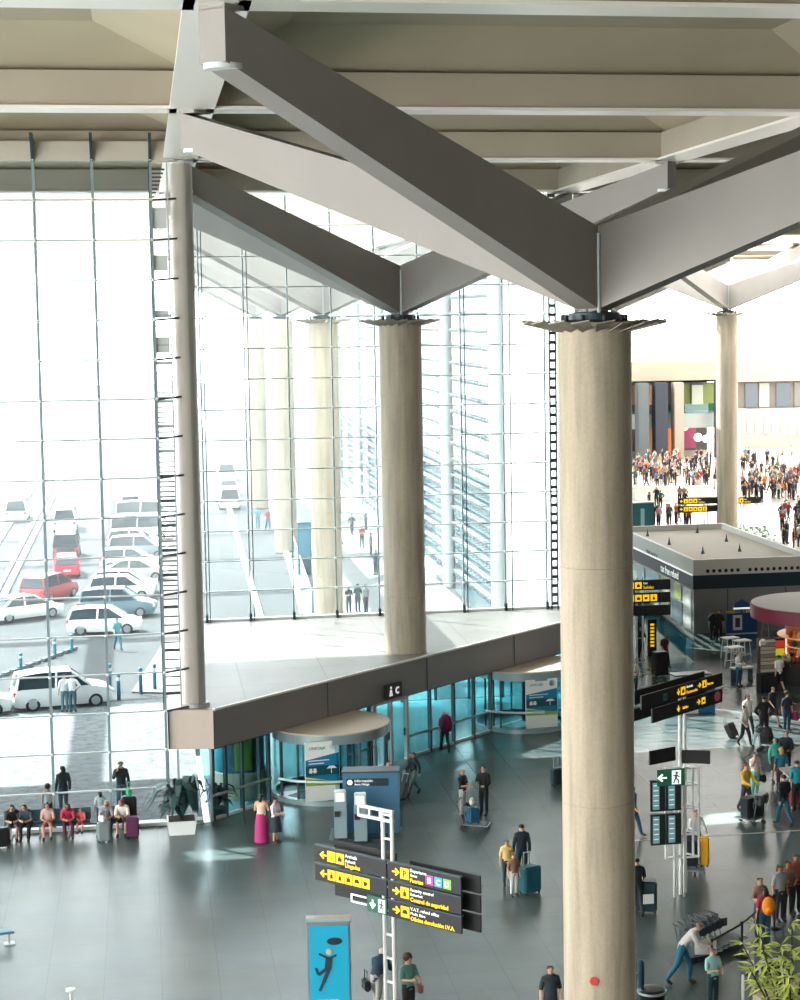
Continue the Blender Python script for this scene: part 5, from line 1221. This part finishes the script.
for a, b in (((0, 0, .6), (-.9, .1, 3.4)), ((0, 0, .6), (-.35, -.2, 2.9)), ((0, 0, .6), (.1, .3, 3.3)), ((0, 0, .6), (-1.1, -.3, 2.3)), ((0, 0, .6), (.4, .1, 3.0)), ((0, 0, .6), (-.6, .4, 2.7)), ((0, 0, .6), (-.2, -.4, 2.2)), ((0, 0, .6), (-1.2, .2, 2.9))):
    lf = branch(a, (b[0]*1.0, b[1], b[2]+.5), 8, t); lf.build('leaves', mat('b9c66a', .5, var=.25, scale=4), t)
# pale ledge in the bottom right corner
o = tag(MB().box(-1.5, 1.6, -.25, .25, 0, 1.0).bevel(.02).build('ledge', mat('b5a890', .7)), 'pale stone ledge in the bottom right corner', 'ledge'); o.location = at(800, 1022, z=0); o.rotation_euler.z = .55

# ------------------------------------------------------------------ the crowd in the check-in hall: single-mesh figures
TOPS = [('white', 'a8a49c'), ('black', '090b0d'), ('navy', '0e1628'), ('red', '6e1c1a'), ('pink', '8e5a60'), ('light blue', '4a6678'), ('grey', '45484c'), ('orange', '9a541a'), ('green', '2a452a'), ('beige', '80694e'), ('teal', '124a50'), ('purple', '3a2240')]
BOTS = [('black', '0a0c0e'), ('blue', '152840'), ('beige', '6a5c48'), ('grey', '2e3033'), ('white', '989690')]
def crowd_mesh(pose, sl, style):
    ev = bdat(pose)[0]
    tr = {'long': ('tor', 'uar', 'far'), 'short': ('tor', 'uar')}[sl]
    me = join_meshes([(ev, 0), (shell(pose, tr, .016, None, 'top'+sl), 1), (shell(pose, ('pel', 'thi', 'shi'), .014, None, 'blong'), 2), (shell(pose, ('foo',), .012, None, 'shoes'), 3), (hair_mesh(pose, style), 3)], 'crowd_figure')
    for k in range(4): me.materials.append(M_black)
    return me
CM = [crowd_mesh(*a) for a in (('stand', 'short', 'short'), ('talk', 'long', 'short'), ('walk', 'short', 'long'), ('hips', 'long', 'short'), ('phone', 'short', 'long'))]
PN = ['standing', 'gesturing', 'walking', 'akimbo', 'phoning']
rnd = random.Random(21); seen = {}; SPOTS = []
def crowd(n, rect, place, group):
    x0, x1, y0, y1 = rect
    for k in range(n):
        py = y0+(y1-y0)*((k+.5)/n)
        for tries in range(40):
            q = at(x0+(x1-x0)*rnd.random(), py, z=0)
            if all((q-w_).length > .75 for w_ in SPOTS): break
        SPOTS.append(q); i = rnd.randrange(5); tn, tc = rnd.choice(TOPS+TOPS[1:3]*4+TOPS[6:7]); bn_, bc = rnd.choice(BOTS+BOTS[:1]*4)
        lb = '%s person, %s top, %s trousers, %s' % (PN[i], tn, bn_, place)
        o = bpy.data.objects.new('person', CM[i]); C.objects.link(o); o.location = q; o.rotation_euler.z = rnd.random()*6.28; s = rnd.uniform(.93, 1.06); o.scale = (s, s, s)
        for j, m_ in enumerate((M_skin[rnd.choice((0, 0, 1))], mat(tc, .8), mat(bc, .8), mat(rnd.choice(('1d1613', '3a281c', '6b4c30')), .7))): slot(o, m_, j)
        seen[lb] = seen.get(lb, 0)+1
        tag(o, lb, 'person', group)
crowd(95, (634, 717, 462, 490), 'far crowd left of distant pillar', 'far crowd left of the distant pillar')
crowd(70, (741, 800, 476, 502), 'far crowd right of distant pillar', 'far crowd right of the distant pillar')
crowd(14, (742, 800, 460, 472), 'at the far check-in desks', 'staff at the far check-in desks')
crowd(15, (636, 690, 522, 527), 'behind the pavilion roof', 'people behind the pavilion roof')
crowd(6, (640, 716, 503, 512), 'crossing the sunlit floor of the far hall', 'people crossing the far hall')
crowd(20, (781, 803, 515, 552), 'by the planting island', 'people by the planting island')
# ------------------------------------------------------------------ cars
def car_parts(kind):
    """half-section lofts: body and glasshouse along x (front at +x)"""
    if kind == 'hatch': Lc, Wc, Hc = 4.1, 1.74, 1.5; roof = [(-1.95, .95, .0), (-1.75, 1.42, 1), (-.9, 1.5, 1), (.35, 1.48, 1), (1.15, .98, 0)]
    elif kind == 'suv': Lc, Wc, Hc = 4.5, 1.84, 1.7; roof = [(-2.1, 1.05, 0), (-1.95, 1.6, 1), (-1., 1.7, 1), (.4, 1.68, 1), (1.2, 1.08, 0)]
    elif kind == 'van': Lc, Wc, Hc = 4.9, 1.9, 2.0; roof = [(-2.4, 1.1, 0), (-2.35, 1.9, 1), (-1., 2.0, 1), (1.2, 1.95, 1), (2.0, 1.15, 0)]
    else: Lc, Wc, Hc = 4.5, 1.78, 1.43; roof = [(-1.7, .95, 0), (-1.0, 1.38, 1), (-.3, 1.43, 1), (.4, 1.41, 1), (1.25, .97, 0)]
    h = Lc/2; bel = roof[0][1]; hood = roof[-1][1]
    st = [(-h, .45, .62, .80), (-h+.06, .25, bel-.08, .95), (-h+.35, .2, bel, 1.), (-h+.9, .2, bel, 1.), (0, .2, bel-.01, 1.), (h-1.1, .2, hood-.02, 1.), (h-.5, .2, hood-.12, .98), (h-.12, .22, hood-.24, .92), (h, .42, .6, .78)]
    mb = MB(); rings = []
    for x, zb, zt, w in st:
        W = Wc/2*w; zm = (zb+zt)/2
        rings.append([mb.bm.verts.new(p) for p in ((x, -W*.92, zb), (x, -W, zb+(zt-zb)*.3), (x, -W, zm+.08), (x, -W*.95, zt-.03), (x, -W*.80, zt), (x, W*.80, zt), (x, W*.95, zt-.03), (x, W, zm+.08), (x, W, zb+(zt-zb)*.3), (x, W*.92, zb))])
    n = 10
    for i in range(len(rings)-1):
        for k in range(n): mb.bm.faces.new((rings[i][k], rings[i][(k+1) % n], rings[i+1][(k+1) % n], rings[i+1][k]))
    mb.bm.faces.new(rings[0]); mb.bm.faces.new(rings[-1][::-1])
    body = mb
    # glasshouse (dark) and roof skin
    def loft(P, inset=0):
        m_ = MB(); R_ = []
        for x, z, t in P:
            wb = Wc/2*.93-inset; wt = Wc/2*(.74 if t else .93)-inset; zb = (bel if x < 0 else hood)-.04
            R_.append([m_.bm.verts.new(q) for q in ((x, -wb, min(zb, z)), (x, -wt, z), (x, wt, z), (x, wb, min(zb, z)))])
        for i in range(len(R_)-1):
            for k in range(4): m_.bm.faces.new((R_[i][k], R_[i][(k+1) % 4], R_[i+1][(k+1) % 4], R_[i+1][k]))
        m_.bm.faces.new(R_[0]); m_.bm.faces.new(R_[-1][::-1]); return m_
    gh = loft(roof)
    rf = MB(); rr = [p for p in roof if p[2]]
    for i in range(len(rr)-1):
        a, b = rr[i], rr[i+1]; w = Wc/2*.745
        rf.hexa([(a[0], -w, a[1]-.02), (b[0], -w, b[1]-.02), (b[0], w, b[1]-.02), (a[0], w, a[1]-.02), (a[0], -w*.97, a[1]+.03), (b[0], -w*.97, b[1]+.03), (b[0], w*.97, b[1]+.03), (a[0], w*.97, a[1]+.03)])
    for s in (-1, 1):   # pillars of the side windows
        for (x0, z0), (x1, z1) in (((roof[0][0], bel), rr[0][:2]), ((-.35, bel), (-.3, rr[1][1])), ((roof[-1][0], hood), rr[-1][:2])):
            rf.bar((x0, s*Wc/2*.935, z0-.03), (x1, s*Wc/2*.75, z1), .09)
    wh = MB().lathe([(.12, -.1), (.3, -.1), (.325, -.07), (.325, .07), (.3, .1), (.12, .1)], 20); hub = MB().lathe([(0, -.105), (.2, -.105), (.21, .0), (.2, .105), (0, .105)], 14)
    wm = wh.mesh('wheel', M_rubber, S30); wm.transform(Matrix.Rotation(PI/2, 4, 'X')); hm = hub.mesh('hub_cap', mat('aab2b6', .3, .7), S30); hm.transform(Matrix.Rotation(PI/2, 4, 'X'))
    tl = MB(); hl = MB()
    for s in (-1, 1):
        tl.box(-h-.01+.02, -h+.12, s*Wc*.40-.12, s*Wc*.40+.1, .72, .92); hl.box(h-.2, h-.03, s*Wc*.36-.15, s*Wc*.36+.12, .62, .76)
    pl = MB().box(-h-.015, -h+.02, -.26, .26, .5, .62)
    return dict(body=body.mesh('body', M_black, S30), windows=gh.mesh('windows', M_gl_car), roof=rf.mesh('roof', M_black), wheel=wm, hub=hm, tail=tl.mesh('tail_lamps', mat('c2303a', .3, emit=.2)), head=hl.mesh('head_lamps', mat('eef2f4', .2)), plate=pl.mesh('number_plate', mat('f0efe8', .5)), wx=h*.62, wy=Wc/2-.1)
CP = {k: car_parts(k) for k in ('hatch', 'suv', 'van', 'sedan')}
def car(px, py, rz, kind, col, label, group=None, loc=None):
    p = loc or at(px, py, z=-.06); p = Vector((p[0], p[1], -.06)); t = empty('car', p, rz, label, 'car', group); d = CP[kind]; m_ = mat(col, .25)
    for nm in ('body', 'windows', 'roof', 'tail', 'head', 'plate'):
        o = bpy.data.objects.new({'tail': 'tail_lamps', 'head': 'head_lamps', 'plate': 'number_plate'}.get(nm, nm), d[nm]); C.objects.link(o); o.parent = t
        if nm in ('body', 'roof'): slot(o, m_)
    for sx in (-1, 1):
        for sy in (-1, 1):
            o = bpy.data.objects.new('wheel', d['wheel']); C.objects.link(o); o.parent = t; o.location = (sx*d['wx'], sy*d['wy'], .325)
            q = bpy.data.objects.new('hub_cap', d['hub']); C.objects.link(q); q.parent = o
    return t
W_ = 'eceeee'
car(62, 706, .18, 'suv', W_, 'white sport utility car nearest the glass with two people beside it')
car(-36, 716, .2, 'hatch', W_, 'white hatchback cut by the left border, nearest the glass')
car(105, 633, -.05, 'hatch', W_, 'white hatchback at the near end of the parked row')
car(24, 619, .55, 'sedan', W_, 'white saloon turning on the roadway at the left')
car(50, 600, 1.1, 'suv', 'a8484a', 'dark red car at the head of the parked row')
car(118, 616, -.1, 'suv', '5f7d88', 'blue grey car second in the parked row')
car(122, 599, -.05, 'hatch', W_, 'white hatchback third in the parked row')
PRG = 'cars further along the parked row'
cl = ['d9dcdc', 'b9c2c4', 'e9ebeb', '8f9b9f', 'e4e6e6', 'c4cbcd', '9fa9ac', 'e6e8e8']
nth = ['fourth', 'fifth', 'sixth', 'seventh', 'eighth', 'ninth', 'tenth', 'eleventh']
for k in range(8):
    car(0, 0, -.08, ('hatch', 'sedan', 'hatch', 'suv', 'hatch', 'van', 'sedan', 'van')[k], cl[k], '%s pale car of the parked row outside the glass' % nth[k], PRG, loc=(-1.6+.12*k+(.5 if k % 2 else 0), 124.8+k*6.0, 0))
car(67, 575, PI/2+.05, 'hatch', 'c8404c', 'small red car driving away on the roadway'); car(67, 557, PI/2, 'van', '4a4f54', 'dark van ahead of the small red car')
car(66, 530, PI/2, 'van', 'd9dcdc', 'pale van farther up the roadway'); car(131, 515, PI/2, 'van', 'cfd2d2', 'far delivery van beyond the parked row'); car(18, 520, PI/2, 'van', 'cfcfc8', 'far van at left beyond the lane kerb')
car(229, 508, PI/2, 'van', 'c8cdce', 'van on the road seen between the corner column and outdoor pillars'); car(228, 495, PI/2, 'suv', 'b9c0c2', 'second vehicle queueing behind the outdoor van'); car(226, 480, PI/2, 'van', 'd2d5d5', 'third vehicle queueing on the outdoor road')
# two people beside the white car and a few more outdoors
OD = 'people outdoors'
person(65, 712, PI+.3, 'stand', 'man in white shirt standing beside the nearest white car, left of two', 'eceef0', '5f7f88', h=1.72, group=OD, z=-.02)
person(73, 712, PI-.2, 'hips', 'man in white shirt with dark trousers beside the nearest white car', 'e6eaec', '3f6470', h=1.74, group=OD, z=-.02)
person(118, 650, .3, 'walk', 'person in teal walking past the parked hatchback', '4f97a4', '2f7a88', h=1.72, group=OD, z=-.02)
person(349, 613, .2, 'talk', 'person in dark clothes outdoors right of the pale outdoor pillar', '1f3d49', '223c46', h=1.6, group=OD, z=.05)
person(307, 566, .2, 'walk', 'person in magenta top outdoors by the glass balustrade', 'b04a78', '2f4a55', h=1.7, group=OD, z=.05)
person(268, 530, .2, 'walk', 'person in red walking outdoors left of outdoor pillars', '9a4a50', '2f6f88', h=1.75, group=OD, z=0); person(258, 528, -.4, 'stand', 'person in teal outdoors left of outdoor pillars', '3f94a4', '2f6f88', h=1.75, group=OD, z=0)
for k, (px, py, tc) in enumerate(((326, 613, '2a4a55'), (336, 613, '6f8a90'), (358, 612, '2f5560'), (366, 613, '9aa8a8'), (340, 560, '32606c'), (362, 548, '8a5a5a'), (371, 556, '3f6a74'), (352, 535, '2f4a55'), (366, 530, '77858a'), (376, 575, '2a5562'))):
    tag(person(px, py, k*1.3, ('stand', 'walk', 'talk')[k % 3], 'small person outdoors behind the second glass wall, number unseen', tc, '2a4450', h=1.7, z=.05), ['person crouched low left behind the deck roof edge', 'person in grey behind the deck edge by outdoor pillar', 'person in dark teal behind the deck edge near indoor pillar', 'person in pale grey behind the deck edge beside indoor pillar', 'teal dressed person walking on the outdoor pavement', 'red brown dressed person on the outdoor pavement', 'teal dressed person right of the red brown one outdoors', 'dark dressed person farther up the outdoor pavement', 'grey dressed person farthest up the outdoor pavement', 'dark teal person close behind the deck pillar outdoors'][k], 'person', OD)
# info totem outdoors
t = empty('outdoor_totem', at(305, 575, z=0), 0, 'dark blue rectangular information totem outdoors left of pale pillar', 'totem'); MB().box(-.45, .45, -.15, .15, 0, 3.6).bevel(.02).build('body', mat('24566b', .35), t); MB().box(-.38, .38, -.17, -.15, 1.2, 3.4).build('panel', mat('3a7f94', .3), t)
# kerb stones, bollards
kb = MB(); a, b = at(-30, 688, z=-.02), at(78, 648, z=-.02); n = 14
for k in range(n):
    q = a.lerp(b, k/n); r = a.lerp(b, (k+.62)/n); kb.bar((q.x, q.y, .05), (r.x, r.y, .05), .28, .16)
tag(kb.build('kerb_blocks', mat('5f6c72', .7)), 'dashed dark kerb blocks dividing the lanes at left', 'kerb', kind='stuff')
bo = MB().lathe([(.09, 0), (.09, .95), (.0, 1.0)], 12).mesh('post', mat('3a7d92', .4)); bs = MB().lathe([(.095, .7), (.095, .82)], 12).mesh('reflective_band', mat('e8eef0', .4))
for px, py, lb in ((21, 672, 'blue bollard on the dashed kerb at left'), (55, 657, 'blue bollard on the dashed kerb behind the mullion'), (72, 652, 'blue bollard at the right end of the dashed kerb'), (119, 700, 'blue grey bollard on the paving, left of two'), (141, 694, 'blue grey bollard on the paving, right of two'), (155, 690, 'blue grey bollard close to the facade corner'), (110, 690, 'blue grey bollard near the second mullion')):
    t = empty('bollard', at(px, py, z=-.02), 0, lb, 'bollard', 'outdoor bollards')
    for nm, me in (('post', bo), ('reflective_band', bs)): o = bpy.data.objects.new(nm, me); C.objects.link(o); o.parent = t; o.scale = (1, 1, 1.3 if px > 100 else 1)
# lane kerbs running into the distance
for x0, x1, lb in ((-9.4, -9.0, 'left'), (-9.9, -9.65, 'second')): structure(MB().box(x0, x1, 112, 420, -.06, .12).build('trim_2', mat('b5b8b8', .7)))
structure(MB().box(-21, -11.5, 120, 420, -.06, .10).build('pavement', M_pave))
structure(MB().prism([(5.9, 98), (6.2, 98), (11.5, 420), (10.6, 420)], -.06, .12).build('trim_3', mat('c9cccc', .7)))
# ticket-hall equipment outside left: pale distant building line
structure(MB().box(-60, -24, 130, 300, 0, 6).build('distant_building', mat('c9c6c0', .8)))

# ------------------------------------------------------------------ haze over the forecourt
hz = bpy.data.materials.new('sunlit_haze'); hz.use_nodes = True; nt = hz.node_tree; nt.nodes.clear()
o_ = nt.nodes.new('ShaderNodeOutputMaterial'); v = nt.nodes.new('ShaderNodeVolumeScatter'); v.inputs['Color'].default_value = (1, 1, 1, 1); v.inputs['Density'].default_value = HAZE; v.inputs['Anisotropy'].default_value = 0
nt.links.new(v.outputs[0], o_.inputs['Volume'])
hb = MB().prism([(-140, 90.4), (19.45, 90.4), (19.45, 270), (-140, 270)], -1.2, 26).build('haze', hz); tag(hb, 'bright white haze over the forecourt beyond the glass', 'haze', kind='stuff')

# ------------------------------------------------------------------ light
wd = bpy.data.worlds.new('World'); bpy.context.scene.world = wd; wd.use_nodes = True
bg = wd.node_tree.nodes['Background']; bg.inputs[0].default_value = (1.0, .985, .955, 1); bg.inputs[1].default_value = SKY
su = bpy.data.lights.new('sun', 'SUN'); su.energy = SUN; su.angle = .01; su.color = (1, .95, .86)
so = bpy.data.objects.new('sun', su); C.objects.link(so); so.rotation_euler = SUNV.to_track_quat('Z', 'Y').to_euler()

# ------------------------------------------------------------------ camera
cd = bpy.data.cameras.new('camera'); co = bpy.data.objects.new('camera', cd); C.objects.link(co)
cd.sensor_fit = 'VERTICAL'; cd.sensor_height = 24; cd.lens = FPX/1000*24; cd.shift_x = (400-CX)/1000; cd.shift_y = (CY-500)/1000
co.matrix_world = Matrix.Translation(EYE) @ Matrix((( RT.x, -DN.x, -fw.x), (RT.y, -DN.y, -fw.y), (RT.z, -DN.z, -fw.z))).to_4x4()
cd.clip_end = 2000; cd.clip_start = .5
sc = bpy.context.scene; sc.camera = co
sc.view_settings.view_transform = 'Standard'; sc.view_settings.look = 'None'; sc.view_settings.gamma = 1; sc.view_settings.use_curve_mapping = False; sc.view_settings.exposure = EXPO
cy = sc.cycles; cy.use_denoising = True; cy.max_bounces = 6; cy.diffuse_bounces = 3; cy.glossy_bounces = 3; cy.transmission_bounces = 4; cy.transparent_max_bounces = 24; cy.volume_bounces = 2; cy.volume_step_rate = 4; cy.sample_clamp_indirect = 6; cy.caustics_reflective = False; cy.caustics_refractive = False

for k, t_ in enumerate((2.2, 8.5, 14.0, 20.5)):  # unseen lamps added under the deck to brighten the vestibule
    p = along(t_, -4.2 if k else -2.6, 2.55)
    e = tag(MB().lathe([(0, -.04), (.3, -.04), (.32, 0)], 20).build('added_fill_lamp', mat('f2fbff', .5, emit=6)), 'round lamp added to brighten the entrance vestibule', 'lamp', 'lamps added in the vestibule'); e.location = p
    la = bpy.data.lights.new('vestibule_fill_light', 'AREA'); la.shape = 'DISK'; la.size = .5; la.energy = 60; la.color = (.85, .97, 1)
    lo = bpy.data.objects.new('vestibule_fill_light', la); C.objects.link(lo); lo.location = p-Vector((0, 0, .06))
